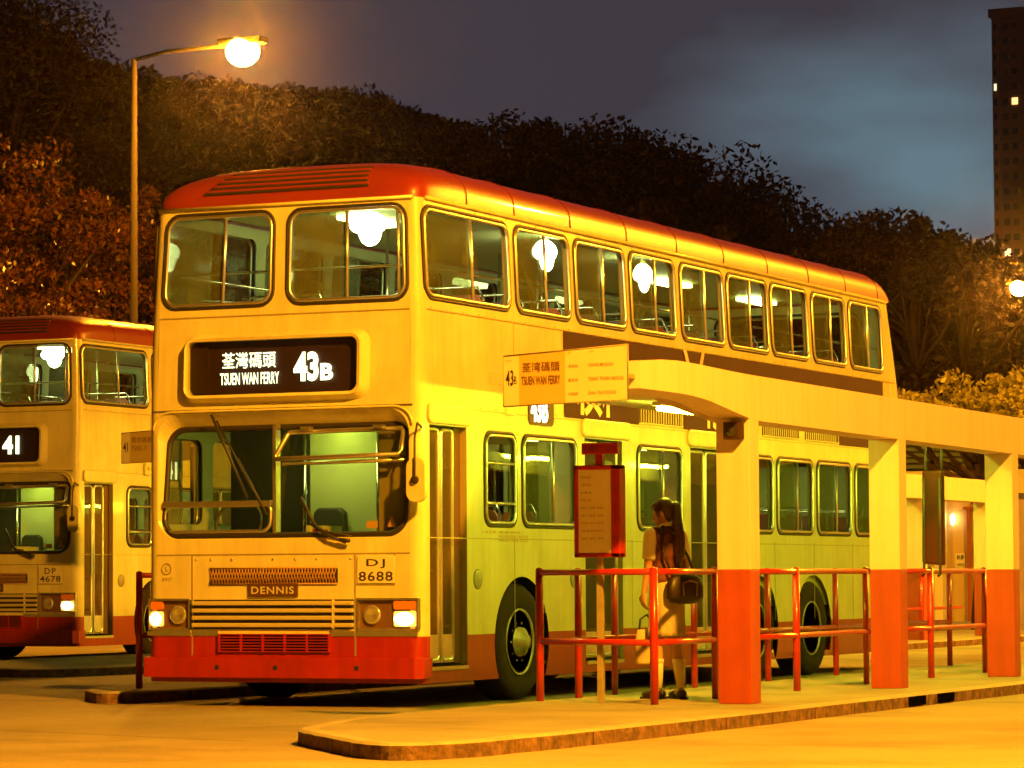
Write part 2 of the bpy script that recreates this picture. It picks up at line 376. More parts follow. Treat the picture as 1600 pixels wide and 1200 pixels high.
    sm = MB()
    for i, y in enumerate([.95, 1.9, 3.1, 4.4, 5.65, 6.9, 8.15, 9.4, 10.6, 11.7]):
        P = []
        for j in range(nseg+1):
            t = math.pi*j/nseg; n_ = 2/3.4
            P.append((-BW/2+(BW/2-dx(ZR)+.016)*math.copysign(abs(math.cos(t))**n_, math.cos(t)), y, ZR+.389*math.sin(t)**n_))
        sm.tube(P, .004, 5)
    sm.build('roof_seams', ROOFR, root)
    lv = MB()  # louvre on the roof front
    def dome(x, z):
        hw = BW/2-dx(ZR); c = min(.999, abs(x+BW/2)/hw)**(3.4/2); sz = max(1e-4, 1-c*c)**(1/3.4)
        a_ = min(.9995, (z-ZR)/(.385*sz)); return y0r+1-(1-a_**3.1)**(1/3.1)
    for kx in range(9):
        z = ZR+.115+kx*.021; P = [(x, dome(x, z)-.004, z) for x in [-2.05+.05*kx*.5+i_*(1.55-.03*kx)/16 for i_ in range(17)]]
        lv.tube(P, .014 if kx % 2 else .011, 6, mi=(1 if kx % 2 == 0 else 0))
    lv.build('roof_louvre', [ROOFR, RUB], root, bevel=.004)
    # ---- windows
    def window(F, u0, u1, v0, v1, r, bars=(), parent=root, name='window', rub=.028, o=0.0, glass=GL, sill=True):
        fr = MB()
        fr.tube([F(u, v, o-.001) for u, v in rr(u0-.012, u1+.012, v0-.012, v1+.012, r+.012, 5)], .015, 6, closed=True, mi=1)
        fr.tube([F(u, v, o+.006) for u, v in rr(u0+.016, u1-.016, v0+.016, v1-.016, r-.01, 5)], .015, 6, closed=True, mi=0)
        for kind, p in bars:
            if kind == 'v': fr.tube([F(p, v0+.01, o+.002), F(p, (v0+v1)/2, o+.002), F(p, v1-.01, o+.002)], .014, 4, mi=0)
            else: fr.tube([F(u0+.01, p, o+.002), F(u1-.01, p, o+.002)], .014, 4, mi=0)
        w = fr.build(name, [ALU, RUB], parent)
        vb = [p for kk, p in bars if kk == 'v']
        if vb and u1-u0 > .5:
            q = MB(); uu = (u0+.02, vb[0]) if vb[0]-u0 > .3 else (vb[0], u1-.02); P = [F(u, v, o-.022) for u, v in rr(uu[0], uu[1], v0+.02, v1-.02, .06, 4)]; q.add(P, [tuple(range(len(P)))]); q.build('sliding_pane', DGL, w)
        g = MB(); P = [F(u, v, o-.012) for u, v in rr(u0+.005, u1-.005, v0+.005, v1-.005, r, 5)]
        g.add(P, [tuple(range(len(P)))]); g.build('pane', glass, w)
        return w
    for i, (a, b) in enumerate(UPW):
        for F in (FN, FO): window(F, a, b, *UZ, .11, [('v', a+(b-a)*.545)])
    for F, LST in ((FN, lowN), (FO, lowO)):
        for _, (c, d) in LST:
            if d-c < .66 and F is FN: window(F, c, d, 1.5, 2.27, .10, [('h', 2.02), ('h', 1.68)])
            else: window(F, c, d, 1.5, 2.27, .10, [('v', c+(d-c)*.56)])
    window(FF, -2.44, -1.39, 3.33, 4.10, .12, [('v', -1.86)]); window(FF, -1.24, -.13, 3.33, 4.10, .12, [('v', -.68), ('v', -.20)])
    window(FB, -2.2, -.37, 3.36, 4.05, .12)
    # ---- windscreen, set back under the brow
    def FW(x, z, o=0): return Vector((x, .02+(z-1.385)/.95*.11-o, z))
    ws = MB(); op = rr(-2.465, -.105, 1.385, 2.435, .20, 8); ip = rr(-2.42, -.145, 1.405, 2.315, .15, 8)
    vs = [FF(*p) for p in op]+[FW(*p) for p in ip]; k = len(op)
    ws.add(vs, [(i, (i+1) % k, k+(i+1) % k, k+i) for i in range(k)], 0)
    ws.tube([FW(*p, .006) for p in rr(-2.415, -.15, 1.412, 2.308, .15, 8)], .026, 6, closed=True, mi=1)
    ws.box(-1.365, -1.335, .0, .08, 1.41, 2.33, 2)
    wso = ws.build('windscreen', [CREAM, RUB, ALU], root)
    g = MB(); P = [FW(*p, -.008) for p in rr(-2.415, -.15, 1.415, 2.305, .14, 6)]; g.add(P, [tuple(range(len(P)))]); g.build('pane', GL, wso)
    hp = MB()   # opening hopper over the nearside half
    A, B_, C_, D_ = (-1.31, 2.035), (-.17, 2.055), (-.20, 2.27), (-1.23, 2.26)
    def HF(p): return Vector((p[0], -.055+(p[1]-2.04)/.22*.115, p[1]))
    hp.tube([HF(p) for p in (A, (-.72, 2.045), B_, (-.165, 2.1), (-.185, 2.25), C_, (-.7, 2.265), D_, (-1.25, 2.24), (-1.31, 2.07))], .021, 6, closed=True)
    hp.tube([FW(-1.32, 2.0), FW(-.15, 2.015)], .016, 6)
    for x in (-1.05, -.38): hp.box(x-.04, x+.04, -.03, .05, 2.275, 2.30)
    hpo = hp.build('hopper_vent', ALU, root)
    g = MB(); P = [HF(p) for p in (A, B_, C_, D_)]; g.add(P, [(0, 1, 2, 3)]); g.build('pane', GL, hpo)
    dw = MB()   # drop-light frame of the driver's side
    dw.tube([FW(*p, .012) for p in rr(-2.41, -1.40, 1.445, 1.68, .08, 5)], .018, 6, closed=True); dw.box(-2.42, -1.385, -.005, .05, 1.65, 1.70)
    dw.build('lower_screen_frame', ALU, root, bevel=.006)
    # wipers
    for pts, nm in (([(-1.93, -.03, 2.42), (-1.78, -.035, 2.12), (-1.60, -.01, 1.72)], 0), ([(-.98, -.05, 1.50), (-.80, -.06, 1.40), (-.66, -.05, 1.345)], 1)):
        wp = MB(); wp.tube(pts, .013, 5); P0 = Vector(pts[0]); P1 = Vector(pts[-1])
        wp.tube([P0+Vector((.05, 0, -.05)), P1+Vector((.06, 0, .05))], .008, 5)
        if nm == 0: wp.tube([(-1.70, -.0, 2.05), (-1.42, -.0, 1.58)], .014, 5)
        else:
            wp.tube([(-1.10, -.01, 1.72), (-.93, -.02, 1.44)], .016, 5); wp.tube([(-.72, -.05, 1.37), (-.62, -.06, 1.36)], .016, 5)
        wp.build('wiper', RUB, root)
    # ---- destination box
    db = MB(); o_, i_ = rr(-2.215, -.465, 2.515, 3.095, .12, 6), rr(-2.16, -.55, 2.58, 3.03, .07, 6); k = len(o_)
    o2 = rr(-2.17, -.52, 2.555, 3.055, .09, 6)
    vs = [FF(*p) for p in o_]+[FF(*p, .085) for p in o2]+[FF(*p, .075) for p in i_]+[FF(*p, -.01) for p in i_]
    db.add(vs, [(j*k+i, j*k+(i+1) % k, (j+1)*k+(i+1) % k, (j+1)*k+i) for j in range(3) for i in range(k)], 0, False)
    dbo = db.build('destination_box', CREAM, root, bevel=0)
    bl = MB(); bl.box(-2.17, -.54, .03, .06, 2.57, 3.04); bl.box(-2.17, -1.98, .015, .03, 2.60, 3.02); bl.build('roller_blind', BLIND, dbo)
    if big:
        text_obj('lettering', '荃灣碼頭', LETW, dbo, (-1.85, .012, 2.80), (1, 0, 0), .51, .135, bold=.010)
        text_obj('lettering', 'TSUEN WAN FERRY', LETW, dbo, (-1.87, .012, 2.665), (1, 0, 0), .56, .10, bold=.018)
        text_obj('lettering', '43', LETW, dbo, (-1.175, .012, 2.675), (1, 0, 0), .235, .245, bold=.045)
        text_obj('lettering', 'B', LETW, dbo, (-.925, .012, 2.68), (1, 0, 0), .12, .14, bold=.045)
    else:
        text_obj('lettering', '41', LETW, dbo, (-1.16, .012, 2.69), (1, 0, 0), .26, .24, bold=.045)
    g = MB(); P = [FF(*p, .035) for p in i_]; g.add(P, [tuple(range(len(P)))]); g.build('pane', GL, dbo)
    # ---- lower front
    tr = MB()
    for x in (-2.13, -.60): tr.box(x-.006, x+.006, -.004, .0, .42, 1.25, 0)
    for z in (1.255,): tr.box(-2.47, -.10, -.004, 0, z-.005, z+.005, 0)
    tr.box(-2.46, -.11, yf(3.24)-.006, yf(3.24)+.01, 3.235, 3.245, 0); tr.box(-2.50, -.07, -.006, .0, 2.452, 2.466, 1)
    tr.box(-.595, -.60, 0, .01, .58, 1.25, 0); tr.box(-.24, -.232, -.004, 0, 1.0, 1.25, 0); tr.box(-.595, -.24, -.004, 0, .995, 1.003, 0)
    for x in (-2.47, -.10): pass
    tr.box(-2.12, -1.88, -.010, 0, .585, .625, 1); tr.box(-.82, -.61, -.010, 0, .585, .625, 1); tr.box(-2.56, -2.14, -.010, 0, .585, .62, 1); tr.box(-.59, -.03, -.010, 0, .585, .62, 1)
    for x in (-1.95, -1.75, -1.36, -1.15, -.95, -.64, -2.09): tr.lathe([(.010, 0), (.010, .008), (.004, .011)], (x, 0, 1.215), (0, -1, 0), 8, 1)
    tr.build('panel_seams', [CREAMD, ALU], root)
    gm = MB(); gm.box(-1.96, -.76, -.006, .0, 1.01, 1.14, 0)
    x = -1.96
    while x < -.80:
        gm.tube([(x, -.010, 1.012), (x+.04, -.010, 1.138)], .0045, 4, mi=1); gm.tube([(x+.04, -.010, 1.012), (x, -.010, 1.138)], .0045, 4, mi=1); x += .028
    for z in (1.01, 1.14): gm.tube([(-1.96, -.01, z), (-.76, -.01, z)], .007, 4, mi=1)
    gm.build('vent_mesh', [RUB, mat('mesh_bronze', (.40, .22, .07), .5)], root)
    bd = MB(); bd.box(-1.585, -1.125, -.022, 0, .905, 1.015, 0); bdo = bd.build('badge', mat('badge_brown', (.10, .045, .02), .4), root, bevel=.004)
    text_obj('lettering', 'DENNIS', mat('badge_silver', (.75, .68, .45), .3, metal=.3), bdo, (-1.555, -.0245, .928), (1, 0, 0), .40, .062, bold=.02, spacing=1.15)
    gr = MB(); gr.box(-2.12, -.61, -.002, .05, .635, .885, 1)
    for z in (.655, .715, .775, .835):
        gr.box(-2.12, -.61, -.036, -.002, z, z+.034, 0)
    gr.box(-.80, -.785, -.040, 0, .64, .88, 0)
    gr.build('radiator_grille', [mat('grille_bright', (.74, .66, .42), .3, metal=.35), RUB], root, bevel=.010)
    lg = MB(); lg.box(-1.87, -.83, -.003, .0, .45, .60, 1)
    for i in range(6): lg.box(-1.87+i*.206, -1.855+i*.206, -.03, -.003, .45, .60, 0)
    for i in range(7): lg.box(-1.87, -.83, -.022, -.003, .45+i*.0235, .459+i*.0235, 0)
    lg.build('lower_grille', [RED, UNDER], root)
    bp = MB(); bp.prism([(-2.60, .16, .24), (-2.60, .0, .24), (-2.55, -.075, .24), (-.03, -.075, .24), (.02, .0, .24), (.02, .16, .24)], (0, 0, .165), 0)
    for x in (-1.30, -.55, -1.85): bp.lathe([(.022, 0), (.022, .004)], (x, -.0755, .325), (0, -1, 0), 10, 1)
    bpo = bp.build('bumper', [RED, RUB], root, bevel=.018)
    # plate
    pl = MB(); pl.box(-.575, -.235, -.014, 0, 1.012, 1.232, 0); plo = pl.build('number_plate', PLATE, root, bevel=.003)
    text_obj('lettering', 'DJ' if big else 'DP', LETK, plo, (-.49, -.016, 1.133), (1, 0, 0), .17, .075, bold=.012, spacing=1.3)
    text_obj('lettering', '8688' if big else '4678', LETK, plo, (-.56, -.016, 1.03), (1, 0, 0), .31, .078, bold=.012, spacing=1.1)
    em = MB(); em.tube([(-2.375+.045*math.cos(a), -.006, 1.14+.045*math.sin(a)) for a in [i*math.pi/10 for i in range(20)]], .004, 4, closed=True)
    emo = em.build('round_mark', CREAMD, root); text_obj('lettering', 'L', CREAMD, emo, (-2.388, -.006, 1.12), (1, 0, 0), .026, .042, bold=.01)
    if big: text_obj('lettering', '8927', CREAMD, root, (-2.42, -.004, 1.035), (1, 0, 0), .10, .03)
    # lamps
    for x0, x1, xi, xo in ((-2.55, -2.15, -2.27, -2.475), (-.585, -.025, -.45, -.15)):
        lc = MB(); lc.box(x0, x1, .02, .05, .64, .885, 1)
        for a, b, c, d in ((x0, x1, .875, .893), (x0, x1, .628, .645)): lc.box(a, b, -.012, .03, c, d, 0)
        for a in (x0, x1-.014): lc.box(a, a+.014, -.012, .03, .64, .88, 0)
        lco = lc.build('lamp_cluster', [ALU, mat('lamp_recess', (.14, .07, .025), .5)], root)
        r = MB(); r.lathe([(.075, 0), (.08, .02), (.068, .03), (.04, .02), (.0, .012)], (xi, .022, .755), (0, -1, 0), 20); r.build('fog_lamp', LENS, lco)
        h = MB(); P = rr(xo-(.055 if x0 < -1 else .10), xo+(.06 if x0 < -1 else .105), .66, .785, .02, 3); h.prism([(a, .018, b) for a, b in P], (0, -.020, 0)); h.build('headlamp', AMBERG, lco); h = MB(); h.ell((xo-.005, .0, .722), (.055 if x0 < -1 else .095, .014, .056), 20, 10); h.build('headlamp_beam', HEADL, lco)
        h = MB(); P = rr(xo-(.055 if x0 < -1 else .10), xo+(.06 if x0 < -1 else .105), .80, .868, .015, 3); h.prism([(a, .018, b) for a, b in P], (0, -.022, 0)); h.build('indicator', AMBER, lco)
    # mirrors
    mi_ = MB(); P = rr(-.04, .13, 1.66, 2.02, .08, 5); mi_.prism([(a, -.19, b) for a, b in P], (0, .06, 0), 0)
    mi_.tube([(.0, .02, 2.27), (.03, -.12, 2.30), (.045, -.2, 2.18), (.045, -.205, 1.84)], .011, 6, mi=1); mi_.lathe([(.035, 0), (.03, .03)], (.045, -.19, 1.84), (0, -1, 0), 12, 1)
    mi_.build('mirror', [CREAM, RUB], root, bevel=.012)
    # ---- doors
    for di, (a, b, z) in enumerate(doors):
        d = MB(); rec = .05; Z1 = 2.30
        d.box(-rec-.4, 0-.004, a-.02, a, z, Z1, 1); d.box(-rec-.4, -.004, b, b+.02, z, Z1, 1); d.box(-rec-.4, -.004, a, b, Z1, Z1+.02, 1)
        d.box(-rec-.5, .012, a+.002, b-.002, z-.03, z, 0); d.box(-rec-.10, -rec-.02, a+.002, b-.002, z+.005, Z1-.005, 1) if False else None
        do = d.build('door', [ALU, CREAMD], root); nl = 2; e_ = b-.15 if di == 0 else b
        if di == 0: jb = MB(); jb.box(-rec-.03, -rec-.01, e_, b-.003, z+.02, Z1-.01); jb.build('jamb', mat('jamb_brown', (.12, .045, .015), .5), do)
        for kx in range(nl):
            y0, y1 = a+.01+(e_-a-.02)*kx/nl, a+.01+(e_-a-.02)*(kx+1)/nl-.008
            lf = MB(); P = [(-rec, y, q) for y, q in rr(y0+.02, y1-.02, z+.05, Z1-.03, .05, 4)]
            lf.tube(P, .020, 6, closed=True, mi=0); lf.box(-rec-.012, -rec+.010, y0, y1, z+.03, z+.26, 0)
            lf.box(-rec-.01, -rec+.01, y1-.012, y1+.006, z+.02, Z1-.01, 1)
            lfo = lf.build('door_leaf', [ALU, RUB], do); g = MB(); g.box(-rec-.006, -rec, y0+.02, y1-.02, z+.26, Z1-.03); g.build('pane', GLF, lfo)
        hd = MB(); P = rr(a-.09 if di else a-.05, b+.16 if di else b+.06, 2.31, 2.475, .06, 4); hd.prism([(0, y, q) for y, q in P], (.035, 0, 0)); hd.build('door_header', CREAM, root, bevel=.022)
    # ---- side details
    sd = MB()
    for z in (3.245, 1.38): sd.box(0, .004, .12, 12.2, z-.004, z+.004, 0)
    sd.box(0, .005, .12, 12.25, 2.448, 2.458, 0)
    for y in (1.8, 4.4, 5.66, 6.98, 8.2, 9.4, 10.65, 11.95): sd.box(0, .003, y-.003, y+.003, .6, 1.4, 0); sd.box(0, .003, y-.003, y+.003, 2.47, 3.24, 0)
    sd.build('side_seams', mat('seam_line', (.42, .36, .2), .5), root)
    rv = MB(); y = .2
    while y < 12:
        for z in (3.262, 4.125, 2.475): rv.lathe([(.009, 0), (.006, .006), (0, .007)], (-dx(z), y, z), (1, 0, 0), 6)
        y += .31
    rv.build('rivets', CREAM, root)
    for y, z in ((1.06, 1.04), (3.06, 1.04)):
        c = MB(); c.lathe([(.085, 0), (.085, .006), (.078, .010), (.0, .012)], (0, y, z), (1, 0, 0), 20); c.build('filler_flap', mat('flap_grey', (.30, .27, .18), .4), root)
    vn = MB()
    for a, b in ((4.6, 5.66), (7.3, 7.75), (7.86, 8.95), (9.15, 10.2)):
        vn.box(0, .006, a, b, 2.49, 2.63, 1)
        n = int((b-a)/.062)
        for i in range(n): vn.box(.004, .012, a+.02+i*.062, a+.031+i*.062, 2.50, 2.62, 0)
        vn.box(.004, .02, a, b, 2.485, 2.495, 0)
    vn.build('side_louvre', [CREAM, UNDER], root)
    sg = MB(); P = rr(2.09, 2.62, 2.375, 2.66, .06, 4); sg.prism([(0, y, q) for y, q in P], (.012, 0, 0)); sgo = sg.build('side_route_sign', BLIND, root)
    if big: text_obj('lettering', '43B', LETW, sgo, (.0135, 2.13, 2.40), (0, 1, 0), .36, .24, bold=.04)
    else: text_obj('lettering', '41', LETW, sgo, (.0135, 2.18, 2.40), (0, 1, 0), .3, .24, bold=.04)
    ml = MB(); ml.box(0, .035, 1.62, 1.76, 2.44, 2.60); ml.lathe([(.03, 0), (.02, .03), (0, .035)], (.03, 1.69, 2.53), (1, 0, 0), 10); ml.build('side_lamp', CREAM, root, bevel=.006)
    if big:
        ap = MB(); ap.box(.0, .007, 2.86, 11.74, 2.64, 3.232); ap.box(.0, .0065, 2.86, 4.58, 2.47, 2.64); ap.box(.0, .0065, 5.70, 7.28, 2.47, 2.64); ap.box(.0, .0065, 10.24, 11.74, 2.47, 2.64)
        apo = ap.build('advert_panel', ADV, root)
        text_obj('lettering', '横程', LETC, apo, (.0085, 3.12, 2.50), (0, 1, 0), 1.15, .55, bold=.03)
        text_obj('lettering', '15', LETC, apo, (.0085, 6.32, 2.50), (0, 1, 0), .34, .30, bold=.03)
        yy = MB()
        for p in (((.011, 5.72, 3.24), (.011, 5.90, 2.95), (.011, 5.90, 2.7)), ((.011, 6.2, 3.24), (.011, 6.06, 2.95), (.011, 6.06, 2.7))): yy.tube(p, .022, 5)
        yy.build('emblem', LETC, apo)
        st = MB(); st.box(0, .003, 1.30, 1.66, 2.69, 2.79); st.build('sticker', mat('sticker_ochre', (.50, .42, .20), .5), root)
        for j, (y, w) in enumerate(((1.12, .30), (1.48, .42), (1.48, .60), (1.48, .60))):
            text_obj('lettering', ['上落注意', '乘客須知', 'PASSENGERS PLEASE', 'MIND THE STEP'][j], mat('small_red_letters', (.45, .17, .03), .6), root, (.003, y, 1.425-(j//2)*0-.035*max(0, j-1)), (0, 1, 0), w, .022)
    # ---- under body, wheels
    un = MB(); un.box(-BW+.30, -.30, .15, BL-.2, .50, .56); un.box(-1.9, -.65, .2, 11.8, .28, .5)
    for yc in (1.95, 7.72, 9.36):
        for xs in (-.36, -BW+.36):
            un.box(xs-.3, xs+.3, yc-.58, yc+.58, 1.08, 1.12); un.box(xs-.31, xs-.28, yc-.58, yc+.58, .4, 1.12) if xs > -1 else un.box(xs+.28, xs+.31, yc-.58, yc+.58, .4, 1.12)
            un.box(xs-.3, xs+.3, yc-.60, yc-.57, .4, 1.12); un.box(xs-.3, xs+.3, yc+.57, yc+.60, .4, 1.12)
    un.build('chassis', UNDER, root)
    for yc in (1.95, 7.72, 9.36):
        for s_ in (1, -1):
            xo = -.02 if s_ == 1 else -BW+.02; R = .5
            w = MB(); w.lathe([(.29, -.01), (.31, .0), (.40, .012), (.47, 0), (.495, -.03), (.5, -.07), (.5, -.24), (.48, -.28), (.3, -.29)], (xo, yc, R), (s_, 0, 0), 40)
            wo = empty('wheel', (0, 0, 0)); wo.parent = root
            w.build('tyre', TYRE, wo)
            h = MB()
            if yc < 3: prof = [(.29, -.01), (.285, .005), (.27, 0), (.25, -.09), (.20, -.05), (.13, -.02), (.12, .03), (.07, .035), (.06, .075), (.0, .08)]
            else: prof = [(.29, -.01), (.285, .005), (.27, 0), (.26, -.17), (.20, -.19), (.12, -.16), (.11, -.05), (.0, -.04)]
            h.lathe(prof, (xo, yc, R), (s_, 0, 0), 32)
            for i in range(10):
                a = math.pi*2*i/10; rr_ = .165
                h.lathe([(.016, 0), (.016, .03), (.008, .038)], (xo+s_*(-.045 if yc < 3 else -.18), yc+rr_*math.cos(a), R+rr_*math.sin(a)), (s_, 0, 0), 6)
            h.build('rim', HUB, wo)
            hl = MB()
            for i in range(8):
                a = math.pi*2*(i+.5)/8; hl.lathe([(.022, 0), (.022, .003)], (xo+s_*(-.060 if yc < 3 else -.181), yc+.222*math.cos(a), R+.222*math.sin(a)), (s_, 0, 0), 10)
            hl.build('rim_holes', UNDER, wo)
    # ---- interior
    it = MB()
    it.box(-BW+.06, -.06, .15, BL-.15, 2.42, 2.50, 1); it.box(-BW+.06, -.30, .15, BL-.15, .70, .74, 2)
    it.box(-BW+.1, -.1, .16, BL-.3, 4.19, 4.22, 1)
    it.box(-BW+.05, -.05, .10, .13, 1.0, 1.36, 2) if False else None
    def LN(y, z): return FN(max(y, .13), z, -.05)
    def LO(y, z): return FO(max(y, .13), z, -.05)
    for F in (LN, LO):
        for i in range(9): cell(it, F, max(mids[i], .13), mids[i+1], 3.26, 4.16, (UPW[i][0]+.02, UPW[i][1]-.02, UZ[0]+.02, UZ[1]-.02, .09), 0)
        rect(it, F, .13, 12, 2.5, 3.26, 0); rect(it, F, 12, 12.2, 2.5, 4.16, 0)
    for (a, b), (c, d) in lowO: cell(it, LO, max(a, .13), b, 1.32, 2.42, (c+.02, d-.02, 1.52, 2.25, .09), 0)
    for (a, b), (c, d) in lowN: cell(it, LN, a, b, 1.32, 2.42, (c+.02, d-.02, 1.52, 2.25, .09), 0)
    rect(it, LO, .13, 12, .74, 1.32, 0)
    for a, b in ((2.53, 3.3), (4.2, 5.85), (6.85, 12)): rect(it, LN, a, b, .74, 1.32, 0)
    it.box(-BW+.1, -.1, .16, .20, 3.0, 3.30, 0); it.box(-BW+.1, -.1, 12.0, 12.04, .74, 3.30, 0); it.box(-BW+.1, -.1, 12.0, 12.04, 2.3, 2.42, 0)
    it.build('interior_lining', [INTP, INTC, INTF], root)
    cb = MB(); cb.box(-1.70, -.98, 1.28, 1.31, .74, 2.34, 0); cb.box(-2.5, -1.72, 1.30, 1.33, .74, 2.38, 1); cb.box(-.94, -.62, 1.9, 1.93, .74, 2.38, 1); cb.box(-1.35, -1.31, .55, 1.35, .74, 1.5, 0); cb.box(-2.5, -.12, .14, .42, 1.05, 1.37, 1)  # two dark bulkheads added to keep the view past the cab dark
    cb.tube([(-1.74, 1.25, .8), (-1.74, 1.25, 2.4)], .018, 8, mi=2); cb.tube([(-.95, 1.1, .8), (-.95, 1.1, 2.4)], .018, 8, mi=2)
    cb.tube([(-2.0+.22*math.cos(a), .55+.05*math.sin(a), 1.52+.2*math.sin(a)) for a in [i*math.pi/9 for i in range(18)]], .014, 6, closed=True, mi=1)
    cb.build('cab_partition', [mat('cab_panel', (.62, .62, .30), .5, var=.08), DSEAT, CHROME], root)
    ds = MB(); ds.prism([(-1.16, 1.1, 1.3), (-.80, 1.1, 1.3), (-.84, 1.14, 1.66), (-.90, 1.15, 1.70), (-1.10, 1.15, 1.70), (-1.14, 1.14, 1.66)], (0, .08, 0)); ds.box(-1.18, -.78, .7, 1.15, 1.15, 1.25)
    dso = ds.build('crew_seat', DSEAT, root, bevel=.02); dso.location = (-.46, 0, -.04)
    kn = MB(); P = [(-.33, .05, 1.47), (-.25, .05, 1.47), (-.29, .05, 1.56)]; kn.prism(P, (0, .01, 0)); kn.box(-.52, -.42, .05, .055, 1.46, 1.52); kn.box(-1.10, -1.0, .2, .28, 1.38, 1.46, 1)
    kn.build('dashboard_cards', [mat('card_orange', (.75, .42, .08), .5), RED], root)
    s0 = None
    for lvl, ylist in ((2.50, [1.3+i*.83 for i in range(12)]), (.74, [4.9, 5.75, 7.6, 8.4, 9.2, 10.0, 10.8, 11.5])):
        for y in ylist:
            for xs in (-.52, -BW+.52):
                if lvl < 1 and xs > -1 and y < 7: continue
                if s0 is None:
                    s = MB(); s.box(-.42, .42, -.42, -.02, .36, .46, 0)
                    for q in (-.21, .21): s.prism([(q-.19, 0, .46), (q+.19, 0, .46), (q+.19, .09, .90), (q+.14, .10, .96), (q-.14, .10, .96), (q-.19, .09, .90)], (0, .05, 0), 0)
                    s.tube([(-.40, .10, .42), (-.40, .15, .93), (-.34, .17, 1.03), (.34, .17, 1.03), (.40, .15, .93), (.40, .10, .42)], .014, 6, mi=1)
                    s.tube([(-.35, -.2, .0), (-.35, -.2, .36)], .02, 6, mi=1); s.tube([(.35, -.2, .0), (.35, -.2, .36)], .02, 6, mi=1)
                    s0 = s.build('seat', [SEAT, CHROME], root, bevel=.02); o = s0
                else:
                    o = bpy.data.objects.new('seat', s0.data); link(o, root)
                    b = o.modifiers.new('bevel', 'BEVEL'); b.width = .02; b.segments = 2; b.limit_method = 'ANGLE'
                o.location = (xs, y, lvl)
    gb = MB()
    for x in (-2.42, -.14): gb.tube([(x, .25, 3.62), (x, 12, 3.62)], .011, 6)
    gb.tube([(-2.4, .22, 3.62), (-.15, .22, 3.62)], .013, 6)
    for y in (2.0, 4.4, 6.9, 9.3): gb.tube([(-.95, y, 2.5), (-.95, y, 4.2)], .014, 6); gb.tube([(-1.62, y+.6, 2.5), (-1.62, y+.6, 4.2)], .014, 6)
    gb.build('grab_rails', CHROME, root)
    for (x, y, z, lx, ly) in ((-.85, .75, 4.0, .17, .14), (-.50, 3.6, 4.0, .07, .25), (-.50, 5.93, 3.98, .07, .20)):
        f = MB(); f.ell((x, y, z+.04), (lx*.95, ly*.85, .10)); f.ell((x, y+.02, z-.03), (lx*.6, ly*.55, .12)); f.ell((x-lx*.2, y-ly*.4, z+.02), (lx*.7, ly*.5, .07)); f.box(x-.02, x+.02, y-.02, y+.02, z+.12, z+.19, 1); f.build('ceiling_light', [FIX, INTC], root)  # ellipsoids swollen to put the lamps' glare into their shape
    for (x, y, z) in ((-1.3, 1.6, 4.17), (-1.3, 8.6, 4.17), (-1.3, 11.2, 4.17), (-1.35, .75, 2.40), (-.75, 2.6, 2.40), (-1.3, 5.2, 2.40), (-1.3, 8.2, 2.40), (-1.3, 10.8, 2.40)):
        f = MB(); f.box(x-.10, x+.10, y-.4, y+.4, z-.03, z+.015, 0); f.build('ceiling_light', FIXD if z > 3 else (FIXL if y < 1 else FIXM), root, bevel=.01)  # fittings added to brighten the decks and the cab panel
    return root
bus = make_bus(True)
tag(bus, 'large cream and red double-decker bus showing 43B, standing beside the shelter', 'bus', 'double-decker buses at the terminus')
bus2 = make_bus(False)
bus2.location = (-11.07, 12.4, 0)
tag(bus2, 'cream and red double-decker bus showing 41, cut off at the left edge', 'bus', 'double-decker buses at the terminus')
# ------------------------------------------------------------------ ground, islands
GR = mat('road_concrete', (.30, .25, .18), .8, blot=.35, var=.28, vscale=.35, bump=.5, bscale=30)
g = MB(); g.quad((-600, -200, 0), (500, -200, 0), (500, 900, 0), (-600, 900, 0)); go = g.build('ground', GR); tag(go, kind='structure')
jn = MB()
for pts in ([(-3.2, -3.2), (-1.5, -4.2), (.4, -4.9), (1.3, -5.2)], [(-9, -7), (-2, -9.5), (6, -12)]):
    for a, b in zip(pts, pts[1:]):
        jn.quad((a[0], a[1]-.012, .004), (b[0], b[1]-.012, .004), (b[0], b[1]+.012, .004), (a[0], a[1]+.012, .004))
tag(jn.build('road_joint', mat('joint_tar', (.06, .04, .03), .9)), kind='structure')
def island(outline, z=.10, name='pavement'):
    t = MB(); P = [Vector((x, y, z)) for x, y in outline]; k = len(P)
    cx = sum(p.x for p in P)/k
    inn = []
    for i in range(k):
        a, b, c = P[i-1], P[i], P[(i+1) % k]; d1 = (b-a).normalized(); d2 = (c-b).normalized()
        n = Vector((-(d1+d2).y, (d1+d2).x, 0)).normalized(); inn.append(b+n*.13)
    t.add(inn, [tuple(range(k))], 0)
    low = [Vector((p.x, p.y, -.02)) for p in P]; top = [Vector((p.x, p.y, z-.015)) for p in P]; lip = [b_+(a_-b_)*.82 for a_, b_ in zip(P, inn)]
    for i in range(k):
        j = (i+1) % k
        t.quad(low[i], low[j], top[j], top[i], 1); t.quad(top[i], top[j], lip[j], lip[i], 2); t.quad(lip[i], lip[j], inn[j], inn[i], 2)
    for i in range(0, k, 1):
        a, b = low[i], low[(i+1) % k]
        if (b-a).length < .45: continue
        o_ = Vector(((b-a).y, -(b-a).x, 0)).normalized()*.003; d_ = (b-a).normalized()*.009; h_ = Vector((0, 0, z+.005))
        t.quad(a-d_+o_, a+d_+o_, a+d_+h_+o_, a-d_+h_+o_, 3)
    return tag(t.build(name, [CONC, KERB, mat('kerb_top', (.34, .31, .26), .85, var=.25, vscale=4, bump=.4), mat('kerb_joint', (.05, .02, .01), .95)]), kind='structure')
